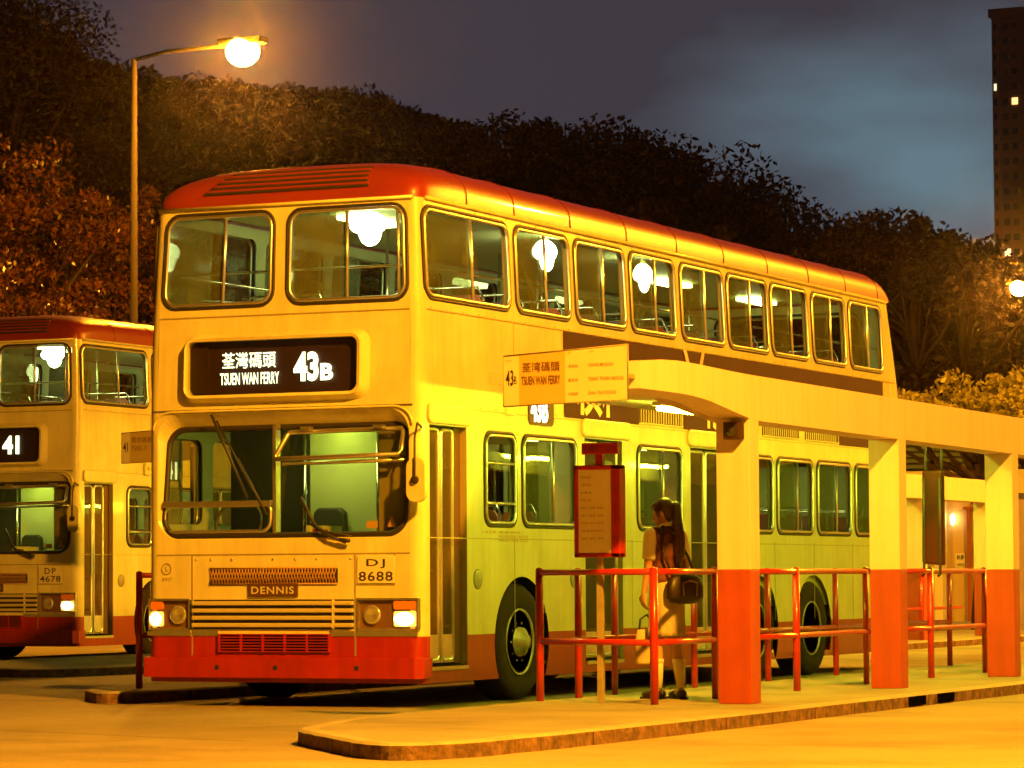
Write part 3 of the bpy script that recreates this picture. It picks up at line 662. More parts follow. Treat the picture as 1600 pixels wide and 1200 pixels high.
def jit(pts, a=.012):
    for _ in range(2):
        q_ = []
        for i in range(len(pts)):
            p, r = Vector(pts[i]), Vector(pts[(i+1) % len(pts)]); d = min(.25, .25/max((r-p).length, .01)*.6); q_ += [tuple(p+(r-p)*d), tuple(p+(r-p)*(1-d))]
        pts = q_
    out = []
    for i in range(len(pts)):
        p, q = Vector(pts[i]), Vector(pts[(i+1) % len(pts)]); n = max(1, int((q-p).length/.9))
        for j in range(n):
            v = p+(q-p)*j/n; out.append((v.x+random.uniform(-a, a), v.y+random.uniform(-a, a)))
    return out
isl1 = [(1.36, -3.9), (1.75, -5.35), (2.15, -5.85), (2.75, -6.55), (3.05, -6.86), (3.32, -6.92), (3.5, -6.62), (3.58, -6.1), (3.62, -5.2), (3.66, -3), (3.66, 26), (1.3, 26), (1.3, -3.0)]
island(jit(isl1))
isl2 = [(-3.85, 1.1), (-3.55, .62), (-3.15, .15), (-2.95, .3), (-2.85, .9), (-2.8, 2), (-2.8, 40), (-5.2, 40), (-5.2, 6), (-4.3, 3)]
island(jit(isl2))
isl3 = [(-10.2, 7.2), (-8.2, 6.4), (-7.7, 6.7), (-7.5, 7.6), (-7.5, 44), (-10.4, 44), (-10.4, 8)]
island(jit(isl3))
dr = MB()
for a, b in ((1.36, 1.76), (2.12, 2.52)): dr.box(3.62, 3.672, a, b, .012, .085)
tag(dr.build('kerb_drain', mat('drain_black', (.003, .003, .003), 1, spec=0)), kind='structure')
# ------------------------------------------------------------------ bus shelters
def make_shelter(cols, y_end, name='bus_shelter', arch_front=True):
    root = empty(name); c = 3.13; x0 = c-.27
    b = MB()
    # edge beam: profile in Y-Z with an arched soffit towards its front end
    yl = [-2.89, -2.5, -2.2, -1.95, -1.75, -1.55, -1.3, -1.05, -.85, -.68]
    zl = [2.355, 2.355, 2.355, 2.35, 2.34, 2.325, 2.295, 2.265, 2.243, 2.222]
    tl = [2.545, 2.575, 2.585, 2.583, 2.58, 2.575, 2.57, 2.565, 2.562, 2.56]
    yl += [6.5, y_end]; zl += [2.185, 2.185]; tl += [2.53, 2.53]
    for x in (c, x0):
        for i in range(len(yl)-1): b.quad((x, yl[i], zl[i]), (x, yl[i+1], zl[i+1]), (x, yl[i+1], tl[i+1]), (x, yl[i], tl[i]))
    for i in range(len(yl)-1):
        b.quad((c, yl[i], zl[i]), (x0, yl[i], zl[i]), (x0, yl[i+1], zl[i+1]), (c, yl[i+1], zl[i+1]))
        b.quad((c, yl[i], tl[i]), (x0, yl[i], tl[i]), (x0, yl[i+1], tl[i+1]), (c, yl[i+1], tl[i+1]))
    for i in (0, -1): b.quad((c, yl[i], zl[i]), (x0, yl[i], zl[i]), (x0, yl[i], tl[i]), (c, yl[i], tl[i]))
    b.build('edge_beam', WALLC, root, weld=True)
    s = MB()  # roof slab rising towards the bus, its front cut on the skew
    A = [(x0+.02, -2.80), (x0+.02, y_end-.02), (.50, y_end-.02), (.50, .75)]
    zs = lambda x: 2.36+(x0-x)/(x0-.5)*.20
    lo = [Vector((x, y, zs(x))) for x, y in A]; hi = [Vector((x, y, zs(x)+.11)) for x, y in A]
    s.add(lo+hi, [(0, 1, 2, 3), (7, 6, 5, 4)]+[(i, (i+1) % 4, 4+(i+1) % 4, 4+i) for i in range(4)])
    s.build('roof_slab', WALLC, root)
    for y in cols:
        p = MB(); p.box(x0+.001, c-.002, y, y+.20, .10, 1.10, 1); p.box(x0, c-.001, y+.0005, y+.1995, 1.10, 2.24, 0)
        p.build('column', [WALLC, WALLR], root, bevel=.006)
        if y > 2 or True:
            h = MB(); xe = 2.35
            h.prism([(x0, y+.02, 2.20), (x0, y+.02, 2.37), (xe, y+.02, zs(xe)), (xe, y+.02, zs(xe)-.01)], (0, .16, 0)); h.build('bracket', WALLC, root)
    for i, y in enumerate([0.9, 4.6, 8.0, 11.4]):
        if y > y_end-1: continue
        xx = 1.95 if i == 0 else 2.70
        f = MB(); f.box(xx-.04, xx+.04, y-.62, y+.62, zs(xx)-.03, zs(xx)-.001, 0); f.v = [(a, b, c) for a, b, c in f.v]; fo = f.build('light_batten', WALLC, root)
        t = MB(); t.tube([(xx, y-.58, zs(xx)-.052), (xx, y+.58, zs(xx)-.052)], .02, 8); t.build('tube_lamp', TUBE, fo)
    return root
sh = make_shelter([-.77, 2.78, 6.16, 9.55, 12.95], 14.5)
tag(sh, 'concrete bus shelter with cream beam and red-based columns beside the large 43B bus', 'bus shelter', 'concrete queue shelters')
sh2 = copy_tree(sh); sh2.location = (-6.3, 13.5, 0)
tag(sh2, 'farther concrete shelter seen behind the large bus, between the second and third near columns', 'bus shelter', 'concrete queue shelters')
# loudspeaker on the first column
sp = MB(); sp.box(2.96, 3.09, -.88, -.772, 2.075, 2.205, 0); sp.lathe([(.045, 0), (.05, .012), (.03, .004), (.012, .01), (0, .012)], (3.025, -.88, 2.14), (0, -1, 0), 16, 1)
so = sp.build('loudspeaker', [mat('speaker_brown', (.03, .008, .005), .6), UNDER], bevel=.006); tag(so, 'small dark square loudspeaker fixed high on the first shelter column', 'loudspeaker')
# route sign at the canopy end
def stop_sign(big, loc):
    root = empty('bus_stop_sign'); X0, X1 = 2.12, 3.11; YS = -2.96
    def T(x): return YS - (x-X0)*.10
    xs_ = [X0, 2.245, 2.615, X1]; zb = lambda x: 2.25+(x-X0)*.02; zt = lambda x: 2.605+(x-X0)*.045
    b = MB()
    for i in range(3):
        a, c = xs_[i], xs_[i+1]; mi = 1 if i == 1 else 0
        b.add([(a, T(a), zb(a)), (c, T(c), zb(c)), (c, T(c), zt(c)), (a, T(a), zt(a))], [(0, 1, 2, 3)], mi)
        b.add([(a, T(a)+.012, zb(a)), (c, T(c)+.012, zb(c)), (c, T(c)+.012, zt(c)), (a, T(a)+.012, zt(a))], [(3, 2, 1, 0)], mi)
    k = [(X0, zb(X0)), (X1, zb(X1)), (X1, zt(X1)), (X0, zt(X0))]
    for i in range(4):
        (a, c), (d, e_) = k[i], k[(i+1) % 4]; b.quad((a, T(a), c), (d, T(d), e_), (d, T(d)+.012, e_), (a, T(a)+.012, c), 2)
    for i in range(4):
        (a, c), (d, e_) = k[i], k[(i+1) % 4]; b.tube([(a, T(a), c), (d, T(d), e_)], .005, 4, mi=2)
    bo = b.build('board', [SIGNM, SIGNO, GALV], root); ax = Vector((1, -.10, 0)); 
    def tx(s, x, z, w, h, m=LETK, bold=.0): text_obj('lettering', s, m, bo, (x, T(x)-.003, z), ax, w, h, bold, up=(0, 0, 1))
    GREYL = mat('faded_letters', (.32, .24, .10), .6)
    if big:
        tx('43', 2.14, 2.395, .062, .11, bold=.012); tx('B', 2.206, 2.405, .022, .055)
        tx('荃湾碼頭', 2.272, 2.485, .305, .07, mat('brown_letters', (.16, .07, .02), .6), .01); tx('TSUEN WAN FERRY', 2.265, 2.395, .315, .062, mat('brown_letters', (.16, .07, .02), .6), .02)
        tx('LAGOON', 2.135, 2.565, .05, .012, GREYL); tx('經', 2.64, 2.60, .02, .016, GREYL); tx('VIA', 2.81, 2.605, .035, .014, GREYL)
        for j, (c_, e_, w) in enumerate((('涌美路', 'CHUNG MEI ROAD', .20), ('青荃橋', 'TSING TSUEN BRIDGE', .28), ('沙咀路', 'SHA TSUI ROAD', .22))):
            tx(c_, 2.64, 2.505-j*.097, .08, .022, GREYL, .01); tx(e_, 2.80, 2.507-j*.097, w, .024, GREYL, .008)
    else:
        tx('41', 2.145, 2.385, .07, .11, bold=.012); tx('青衣碼頭', 2.265, 2.485, .30, .07, mat('brown_letters', (.16, .07, .02), .6)); tx('TSING YI', 2.265, 2.395, .22, .06, mat('brown_letters', (.16, .07, .02), .6))
    h = MB()
    for x in (2.95, 3.08): h.box(x-.012, x+.012, T(x)+.012, -2.86, 2.42, 2.45)
    h.build('bracket', GALV, root); root.location = loc; return root
s1 = stop_sign(True, (0, 0, 0)); tag(s1, 'cream route sign reading 43B on the front end of the near shelter', 'bus stop sign', 'route signs at the queue heads')
q_ = at(190, 677, 9.5); s2 = stop_sign(False, (q_.x-2.12, 9.5+2.96, q_.z-2.605)); pm = MB(); pm.tube([(3.05, -2.90, .1-s2.location.z), (3.05, -2.90, 2.5)], .03, 8); pm.build('post', GALV, s2); tag(s2, 'small route sign reading 41 seen between the two buses', 'bus stop sign', 'route signs at the queue heads')
# ------------------------------------------------------------------ queue railings
def railing(posts, rails, label, group='red queue railings'):
    root = empty('queue_railing', (posts[0][0], posts[0][1], .1)); O = Vector(root.location)
    for x, y, r in posts:
        p = MB(); p.tube([Vector((x, y, .1))-O, Vector((x, y, 1.11))-O], r, 10); p.lathe([(r*1.02, 0), (r*.8, .012), (0, .018)], Vector((x, y, 1.11))-O, (0, 0, 1), 10); p.build('post', RAILR, root)
    for a, b, z in rails:
        p = MB(); p.tube([Vector((*a, z))-O, Vector((*b, z))-O], .024, 10); p.build('rail', RAILR, root)
    tag(root, label, 'railing', group); return root
XF, XB = 2.48, 1.36
railing([(XB, -.69, .031), (XF, -1.1, .031), (XF, .14, .026)], [((XB, -.69), (XF, -1.1), 1.09), ((XB, -.69), (XF, -1.1), .56), ((XF, -1.1), (XF, .14), 1.09), ((XF, -1.1), (XF, .14), .56)],
        'red pipe railing across the head of the queue lane, in front of the waiting girl')
railing([(XB, .05, .030), (XB, .78, .026), (XB, 2.52, .028), (XB, 4.32, .030), (XB, 6.18, .028), (XB, 8.0, .028), (XB, 9.8, .028)],
        [((XB, -.69), (XB, 9.8), 1.09), ((XB, -.69), (XB, 9.8), .56)], 'long red pipe railing along the side of the large bus')
railing([(XF, 2.0, .030), (XF, 3.78, .026)], [((XF, .14), (XF, 3.78), 1.09), ((XF, .14), (XF, 3.78), .56)], 'red pipe railing between the first and second shelter columns')
railing([(XF, 5.64, .030), (XF, 7.35, .026)], [((XF, 3.78), (XF, 7.35), 1.09), ((XF, 3.78), (XF, 7.35), .56)], 'red pipe railing under the dark hanging panel, past the second column')
railing([(-3.34, 1.15, .03), (-3.34, 3.0, .03), (-3.34, 5, .03)], [((-3.34, 1.15), (-3.34, 5), 1.09), ((-3.34, 1.15), (-3.34, 5), .56)], 'end of a red railing standing between the two buses')
railing([(-3.2, 19, .03), (-3.2, 21, .03), (-3.2, 23, .03), (-4.6, 21.6, .03), (-4.6, 23.4, .03)], [((-3.2, 14), (-3.2, 25), 1.09), ((-3.2, 14), (-3.2, 25), .56), ((-4.6, 16), (-4.6, 25), 1.09), ((-4.6, 16), (-4.6, 25), .56)], 'farthest red railing on the island beyond the large bus')
# dark panel hung from the roof over the railing
hg = MB()
hg.prism([(2.445, 5.50, 1.16), (2.65, 5.50, 1.14), (2.65, 5.50, 2.02), (2.455, 5.50, 2.02)], (0, .10, 0), 0)
ho = hg.build('hanging_panel', DARKM, bevel=.02); tag(ho, 'dark maroon narrow panel hung by straps between roof and railing past the second column', 'panel')
for x in (2.475, 2.63):
    t = MB(); t.tube([(x, 5.55, 2.34), (x, 5.55, 1.95)], .014, 6); t.tube([(x, 5.49, 1.95), (x+.003, 5.485, 1.5), (x, 5.49, 1.18), (x-.01, 5.50, 1.06), (x-.03, 5.50, 1.04)], .014, 6); t.build('strap', RUB, ho)
# information board on its post
ib = empty('information_board', (1.94, -.85, .1))
p = MB(); p.box(-.025, .025, -.02, .02, 0, 1.14, 0); p.build('post', [GALV, RAILR], ib, bevel=.004); p = MB(); p.box(-.03, .03, -.015, .015, 1.80, 1.90, 0); p.build('neck', RAILR, ib, bevel=.004)
p = MB(); w0, w1, z0, z1 = -.185, .195, 1.10, 1.80; fl, fr_ = .035, .075
for a, b, c, d in ((w0, w0+fl, z0, z1), (w1-fr_, w1, z0, z1), (w0, w1, z0, z0+.035), (w0, w1, z1-.035, z1)): p.box(a, b, -.07, .03, c, d)
p.box(w0, w1, .03, .045, z0, z1); fo = p.build('frame', RAILR, ib, bevel=.006)
p = MB(); p.box(w0+fl, w1-fr_, -.062, .03, z0+.035, z1-.035); pa = p.build('notice', mat('notice_paper', (.86, .76, .50), .5, var=.10, vscale=3), ib)
for j in range(9): text_obj('lettering', ['時間表', 'TIMETABLE', '由', 'MON - SAT', '0530  0545  0600', '0615  0630  0645', '0700  0710  0720', 'SUNDAY', '0600  0620  0640'][j], mat('notice_ink', (.36, .26, .10), .6), pa, (w0+.06, -.0635, 1.70-j*.058), (1, 0, 0), .08 if j < 4 else .18, .018)
p = MB(); p.box(-.14, .16, -.02, .02, 1.885, 1.97); ph = p.build('header_plate', RAILR, ib, bevel=.004)
text_obj('lettering', '九龍巴士公司', mat('header_ink', (.16, .01, .01), .6), ph, (-.12, -.022, 1.905), (1, 0, 0), .26, .045, bold=.01)
tag(ib, 'red framed information board on a post at the head of the queue', 'information board')
# ------------------------------------------------------------------ the waiting girl
def person():
    root = empty('person', (2.11, .05, .10), math.radians(60)); root.scale = (.90, .95, 1)
    SK = mat('skin', (.46, .25, .13), .5); SH = mat('white_shirt', (.80, .78, .62), .8); VS = mat('dark_vest', (.10, .022, .012), .75, var=.3, vscale=14)
    SKT = mat('pale_skirt', (.42, .36, .24), .85, var=.1, vscale=6); SO = mat('white_socks', (.66, .60, .42), .85); HR = mat('dark_hair', (.040, .012, .006), .38, var=.3, vscale=40); SHO = mat('black_shoes', (.03, .015, .01), .35)
    def rem(mb, name, m, vox, parent=root, sm=3):
        o = mb.build(name, m, parent); r = o.modifiers.new('remesh', 'REMESH'); r.mode = 'VOXEL'; r.voxel_size = vox; r.use_smooth_shade = True
        s = o.modifiers.new('smooth', 'SMOOTH'); s.factor = .5; s.iterations = sm; return o
    def limb(mb, pts, rs, n=12):
        mb.tube(pts, rs, n)
        for p, r in zip(pts, rs): mb.ell(p, (r, r, r), 12, 8)
    # local frame: +y ahead of her, +x her right; skin body
    b = MB()
    b.ell((0, 0, .88), (.15, .105, .12)); b.ell((0, .005, 1.04), (.118, .085, .14)); b.ell((0, .01, 1.19), (.145, .095, .13)); b.tube([(-.135, .0, 1.275), (.135, 0, 1.275)], [.05, .05], 12)
    limb(b, [(0, -.01, 1.26), (0, .012, 1.36)], [.055, .048])
    HC = Vector((.0, .03, 1.455)); HR_ = Matrix.Rotation(math.radians(34), 3, 'Z') @ Matrix.Rotation(math.radians(-16), 3, 'X')
    hd = lambda v: HC + HR_ @ Vector(v)
    b.ell(HC, (.070, .088, .098), 18, 14, R=HR_); b.ell(hd((0, .028, -.052)), (.050, .052, .052), 14, 10, R=HR_)
    b.ell(hd((0, .078, -.082)), (.020, .018, .016)); b.tube([hd((0, .082, .012)), hd((0, .098, -.022)), hd((0, .104, -.036))], [.008, .011, .013], 8); b.ell(hd((0, .102, -.038)), (.015, .012, .010))
    b.ell(hd((0, .088, -.062)), (.022, .010, .007), R=HR_)
    for s in (-1, 1): b.ell(hd((s*.070, -.004, -.012)), (.010, .018, .028), R=HR_); b.ell(hd((s*.030, .070, .006)), (.018, .012, .012), R=HR_)
    # arms: left hangs with the bag, right bends to the front
    AL = [(-.165, 0, 1.275), (-.198, -.005, 1.03), (-.205, .045, .83)]; AR = [(.165, 0, 1.275), (.205, -.02, 1.04), (.155, .12, .90)]
    limb(b, AL, [.046, .036, .024]); limb(b, AR, [.046, .036, .024])
    def hand(wr, d, side, curl):
        wr = Vector(wr); d = Vector(d).normalized(); sx = Vector((0, 1, 0)); sx = (sx-d*sx.dot(d)).normalized(); nrm = d.cross(sx)*side
        c = wr+d*.045; b.ell(c, (.017, .036, .044), R=Matrix((nrm, sx, d)).transposed())
        for i, (o, ln) in enumerate(((.027, .060), (.010, .068), (-.008, .063), (-.025, .050))):
            p0 = wr+d*.080+sx*o; p1 = p0+d*ln*.42+nrm*curl*.012; p2 = p1+d*ln*.30+nrm*curl*.024; p3 = p2+d*ln*.14+nrm*curl*.026
            limb(b, [p0-d*.02, p0, p1, p2, p3], [.0085, .0085, .0078, .007, .006], 8)
        p0 = wr+d*.03+sx*.030; limb(b, [p0, p0+sx*.020+d*.022, p0+sx*.024+d*.046+nrm*.012], [.010, .009, .0075], 8)
    hand(AL[2], (-.02, .12, -1), 1, 1.3); hand(AR[2], (-.6, .6, -.55), -1, 1.0)
    FT = [(-.075, .06), (.085, -.06)]
    limb(b, [(-.075, 0, .86), (-.078, .035, .47), (-.078, .03, .30), (-.078, .02, .09)], [.078, .052, .050, .030]); limb(b, [(.075, 0, .86), (.082, -.01, .47), (.086, -.055, .30), (.088, -.085, .09)], [.078, .052, .050, .030])
    body = rem(b, 'body', SK, .0065, sm=2)
    # shirt
    s = MB(); s.ell((0, .0, 1.04), (.135, .102, .18)); s.ell((0, .008, 1.19), (.160, .110, .135)); s.tube([(-.13, 0, 1.275), (.13, 0, 1.275)], [.060, .060], 14); limb(s, [(0, -.008, 1.27), (0, .004, 1.335)], [.062, .056])
    for a, sg in ((AL, -1), (AR, 1)):
        p0, p1 = Vector(a[0]), Vector(a[1]); limb(s, [p0, p0+(p1-p0)*.3], [.060, .062]); s.tube([p0+(p1-p0)*.3, p0+(p1-p0)*.78], [.062, .058], 14)
    rem(s, 'shirt', SH, .009)
    v = MB(); v.ell((0, .0, 1.02), (.147, .114, .17)); v.ell((0, .0, 1.16), (.172, .128, .16)); v.ell((0, -.012, 1.25), (.165, .098, .080)); v.tube([(-.150, -.008, 1.275), (.150, -.008, 1.275)], [.066, .066], 14); v.ell((0, -.03, 1.30), (.10, .06, .05)); v.ell((0, 0, .93), (.158, .122, .09))
    rem(v, 'vest', VS, .009)
    # skirt, pleated
    k = MB(); n = 64; prof = [(.945, .122, .098), (.86, .158, .122), (.74, .168, .132), (.64, .166, .132), (.53, .170, .138), (.49, .172, .140)]; vs = []
    for zi, (z, a, c) in enumerate(prof):
        for j in range(n):
            t = 2*math.pi*j/n; f = 1+.022*zi*.5*math.sin(t*13+.4*zi)+.012*zi*math.sin(t*5)
            vs.append((a*f*math.cos(t), .0+c*f*math.sin(t)-.01, z))
    k.add(vs, [(i*n+j, i*n+(j+1) % n, (i+1)*n+(j+1) % n, (i+1)*n+j) for i in range(len(prof)-1) for j in range(n)]+[tuple(range(n))], 0, True)
    ko = k.build('skirt', SKT, root); so_ = ko.modifiers.new('solid', 'SOLIDIFY'); so_.thickness = .006
    for pts in ([(-.078, .03, .31), (-.078, .028, .22), (-.078, .02, .085)], [(.0865, -.055, .31), (.087, -.068, .22), (.088, -.085, .085)]):
        q = MB(); q.tube(pts, [.055, .050, .036], 16); q.tube([pts[0], Vector(pts[0])+Vector((0, 0, -.03))], [.058, .057], 16); q.ell((pts[2][0], pts[2][1]+.03, .05), (.036, .07, .035)); q.build('sock', SO, root)
    for x, y, yaw in ((-.08, .06, 14), (.09, -.045, -8)):
        R = Matrix.Rotation(math.radians(yaw), 3, 'Z'); q = MB(); O = Vector((x, y, 0))
        q.ell(O+R @ Vector((0, .055, .032)), (.045, .085, .032), R=R); q.ell(O+R @ Vector((0, -.055, .038)), (.038, .055, .040), R=R)
        q.box(-.042, .042, -.10, .13, 0.0, .016, R=Matrix.Translation(O).to_4x4() @ R.to_4x4())
        q.tube([O+R @ Vector((-.042, .02, .045)), O+R @ Vector((0, .03, .082)), O+R @ Vector((.042, .02, .045))], .010, 6)
        q.build('shoe', SHO, root)
    # hair: cap, fringe, tied pony tail to mid back
    h = MB(); h.ell(hd((0, -.018, .022)), (.080, .092, .092), 18, 14, R=HR_); h.ell(hd((0, -.045, -.02)), (.072, .062, .075), R=HR_); h.ell(hd((0, .045, .062)), (.062, .048, .034), R=HR_)
    for s_ in (-1, 1): h.tube([hd((s_*.060, .045, .05)), hd((s_*.074, .030, -.005)), hd((s_*.070, .030, -.050))], [.016, .012, .004], 8)
    T = [hd((.0, -.085, .03)), hd((.0, -.125, .015)), Vector((.025, -.125, 1.36)), Vector((.03, -.145, 1.25)), Vector((.025, -.15, 1.12)), Vector((.02, -.14, 1.02))]
    h.tube(T, [.026, .040, .050, .056, .050, .014], 12); h.ell(T[1], (.040, .040, .036)); h.tube([T[1], T[2]+Vector((.03, .01, 0)), T[3]+Vector((.035, 0, -.03)), T[4]+Vector((.03, 0, 0))], [.02, .026, .024, .006], 8)
    rem(h, 'hair', HR, .008, sm=2)
    q = MB(); q.tube([T[0]+Vector((.03*math.cos(a), 0, .03*math.sin(a))) for a in [i*math.pi/6 for i in range(12)]], .008, 6, closed=True); q.build('hair_tie', mat('hair_tie', (.6, .5, .35), .5), root)
    return root
girl = person(); tag(girl, 'person with long dark ponytail, dark vest and pale skirt, waiting with her back turned', 'person')
def bag_shoulder():
    BG = mat('black_bag', (.016, .006, .004), .5, var=.4, vscale=9); R = Matrix.Rotation(math.radians(60), 4, 'Z') @ Matrix.Diagonal((.90, .95, 1, 1)); O = Matrix.Translation((2.11, .05, .10))
    X = O @ R
    root = empty('shoulder_bag', (X @ Vector((.10, -.20, .74))))
    def P(v): return (X @ Vector(v))-Vector(root.location)
    b = MB()
    for i in range(1):
        vs = []; prof = [(.0, .40), (.015, .80), (.05, 1.0), (.13, 1.0), (.20, .86), (.235, .45)]
        n = 20
        for z, f in prof:
            for j in range(n):
                t = 2*math.pi*j/n; c, s_ = math.cos(t), math.sin(t)
                vs.append(P((.045+.19*f*math.copysign(abs(c)**.6, c), -.195+.06*f*math.copysign(abs(s_)**.7, s_), .74+z)))
        b.add(vs, [(i_*n+j, i_*n+(j+1) % n, (i_+1)*n+(j+1) % n, (i_+1)*n+j) for i_ in range(len(prof)-1) for j in range(n)]+[tuple(range(n))[::-1], tuple((len(prof)-1)*n+j for j in range(n))], 0, True)
    bo = b.build('bag_body', BG, root)
    b = MB(); b.tube([P((-.08, -.19, .95)), P((-.13, -.13, 1.14)), P((-.10, -.07, 1.345)), P((-.02, .06, 1.36))][:3], .011, 6); b.tube([P((.19, -.17, .93)), P((.12, -.16, 1.10)), P((-.03, -.14, 1.30)), P((-.10, -.07, 1.345))], .011, 6); b.build('strap', BG, root)
    b = MB(); b.tube([P((-.02, -.262, .80)), P((-.03, -.266, .90)), P((.05, -.266, .92)), P((.13, -.262, .90)), P((.12, -.262, .80))], .006, 6); b.build('pocket_trim', mat('bag_trim', (.25, .14, .08), .3), root)
    return root
sb = bag_shoulder(); tag(sb, 'black shoulder bag hanging at the waiting girl\'s hip', 'bag')
def tote():
    root = empty('tote_bag', (1.95, .01, .37)); b = MB(); R = Matrix.Rotation(math.radians(35), 3, 'Z')
    vs = []; n = 16; prof = [(.0, .8, 1), (.02, 1, 1), (.16, 1, .9), (.27, .75, .35)]
    for z, f, g_ in prof:
        for j in range(n):
            t = 2*math.pi*j/n; c, s_ = math.cos(t), math.sin(t); vs.append(R @ Vector((.085*f*math.copysign(abs(c)**.5, c), .045*g_*math.copysign(abs(s_)**.6, s_), z)))
    b.add(vs, [(i_*n+j, i_*n+(j+1) % n, (i_+1)*n+(j+1) % n, (i_+1)*n+j) for i_ in range(3) for j in range(n)]+[tuple(range(n))[::-1], tuple(3*n+j for j in range(n))], 0, True)
    b.build('bag_body', mat('pale_cloth', (.46, .36, .20), .85, var=.2, vscale=12), root)
    b = MB(); b.tube([R @ Vector(v) for v in ((-.05, 0, .26), (-.04, 0, .35), (.01, 0, .385), (.05, 0, .34), (.055, 0, .26))], .009, 6); b.build('handle', RUB, root); return root
tb = tote(); tag(tb, 'pale cloth hand bag with black handle held low by the waiting girl', 'bag')
# ------------------------------------------------------------------ street lamps
BOWL = emat('sodium_bowl', SOD, LAMP_L); BOWL2 = emat('sodium_bowl_dimmed', SOD, 3000)  # lamps in view set weaker so poles and trees stay dark
def street_lamp(x, y, arm, bm=None):
    root = empty('street_lamp', (x, y, 0)); z = 10.05; r = MB(); AR = mat('lamp_arm', (.012, .010, .008), .9, spec=.05)
    r.tube([(0, 0, 0), (0, 0, 1.2), (0, 0, 1.25), (0, 0, z)], [.11, .11, .085, .05], 12)
    mat('lamp_pole', (.022, .016, .011), .9, spec=.1); r.build('pole', MATS['lamp_pole'] if bm else AR, root)
    r = MB(); r.tube([(0, 0, z-.02), (arm*.3, 0, z+.08), (arm*.9, 0, z+.10)], .035, 8); r.build('arm', AR, root)
    r = MB(); r.box(*sorted((arm*.80, arm+(.42 if arm > 0 else -.42))), -.16, .16, 10.14, 10.26); r.build('lamp_housing', AR, root, bevel=.04)
    r = MB(); r.ell((arm, 0, 10.02), (.29, .27, .25), 14, 10); r.build('lamp_bowl', bm or BOWL, root)
    return root
G = 'sodium street lamps'
tag(street_lamp(-17.95, 25.1, 2.15, BOWL2), 'street lamp on a tall pole glowing above the left bus', 'street lamp', G)
tag(street_lamp(-15.1, 77, -2.15, BOWL2), 'distant street lamp glowing at the right edge of the picture', 'street lamp', G)
tag(street_lamp(12.6, -9.5, -2.15), 'street lamp standing behind the camera, lighting the front of the buses', 'street lamp', G)
tag(street_lamp(11.2, 25.1, -2.15), 'street lamp at the right of the shelter, out of the picture', 'street lamp', G)
# ------------------------------------------------------------------ terminus building behind the far shelter
def building():
    root = empty('terminus_building', (-9, 42, 0)); OC = mat('ochre_wall', (.46, .36, .20), .8, var=.1); PG = mat('pale_wall', (.62, .60, .46), .8, var=.08)
    b = MB(); X0, X1 = -16, 10
    b.box(X0+9, X1+9, .3, 8, 0, 4.1, 0)
    b.box(X0+9, -.30, 0, .3, 0, 3.15, 1) if False else None
    for a, c in ((-7, -.72), (.25-.05+.42, 19)): pass
    b.box(-7, 19, -.0, .3, 2.72, 3.20, 1); b.box(-.02, .36-.2, -.02, .3, 0, 2.72, 1); b.box(.98, 1.12, -.02, .3, 0, 2.72, 1); b.box(-7, -.60, -.02, .3, 0, 2.72, 1); b.box(2.6, 19, -.02, .3, 0, 2.72, 1)
    b.box(-7.2, 19.2, -.25, 8.2, 4.1, 4.3, 1)
    b.build('wall', [OC, PG], root)
    for i in range(6):
        w = MB(); x = -2.6+i*1.3; w.box(x, x+1.2, .05, .3, 3.22, 4.0, 1)
        for j in range(6): w.box(x+.02, x+1.18, .0, .04, 3.26+j*.12, 3.33+j*.12, 0)
        w.build('louvre_window', [mat('louvre_glass', (.10, .14, .10), .15), UNDER], root)
    d = MB(); d.box(.62, .70, .20, .3, 0, 2.45, 0); d.box(.55, .80, .18, .3, 2.40, 2.46, 0); d.box(.70, .97, .25, .3, 0, 2.4, 1); d.build('doorway', [mat('door_frame_red', (.25, .06, .02), .5), OC], root)
    for x, w_ in ((-.58, .28), (.99+.2, .5)):
        d = MB(); d.box(x, x+w_, .1, .3, .1, 2.62, 0); d.build('glazed_door', emat('lit_glass_door', (.62, .66, .30), .30), root)
        d = MB(); d.box(x+.01, x+.05, .06, .1, .4, 2.5, 0); d.build('door_tube_lamp', emat('door_tube', (.95, 1, .5), 1.6), root)
    l = MB(); l.ell((.33, .18, 2.2), (.05, .05, .12)); l.build('wall_lamp', emat('wall_lamp', (1, .75, .30), 14), root)
    l = MB(); l.box(.80, .90, .2, .24, 2.0, 2.14); l.build('exit_lamp', emat('exit_green', (.4, 1, .05), 2.0), root)
    l = MB(); l.tube([(.85, .22, 2.14), (.85, .22, 2.6)], .012, 5); l.build('lamp_rod', RUB, root)
    n = MB(); n.box(.34, .55, .29, .305, 1.2, 1.50); no_ = n.build('notice', PG, root); text_obj('lettering', '站長', RUB, no_, (.37, .285, 1.36), (1, 0, 0), .16, .11, bold=.03); text_obj('lettering', 'OFFICE', RUB, no_, (.37, .285, 1.23), (1, 0, 0), .16, .06, bold=.03)
    return root
bb = building(); tag(bb, 'low ochre terminus building with louvred windows and doors behind the far shelter', 'building')
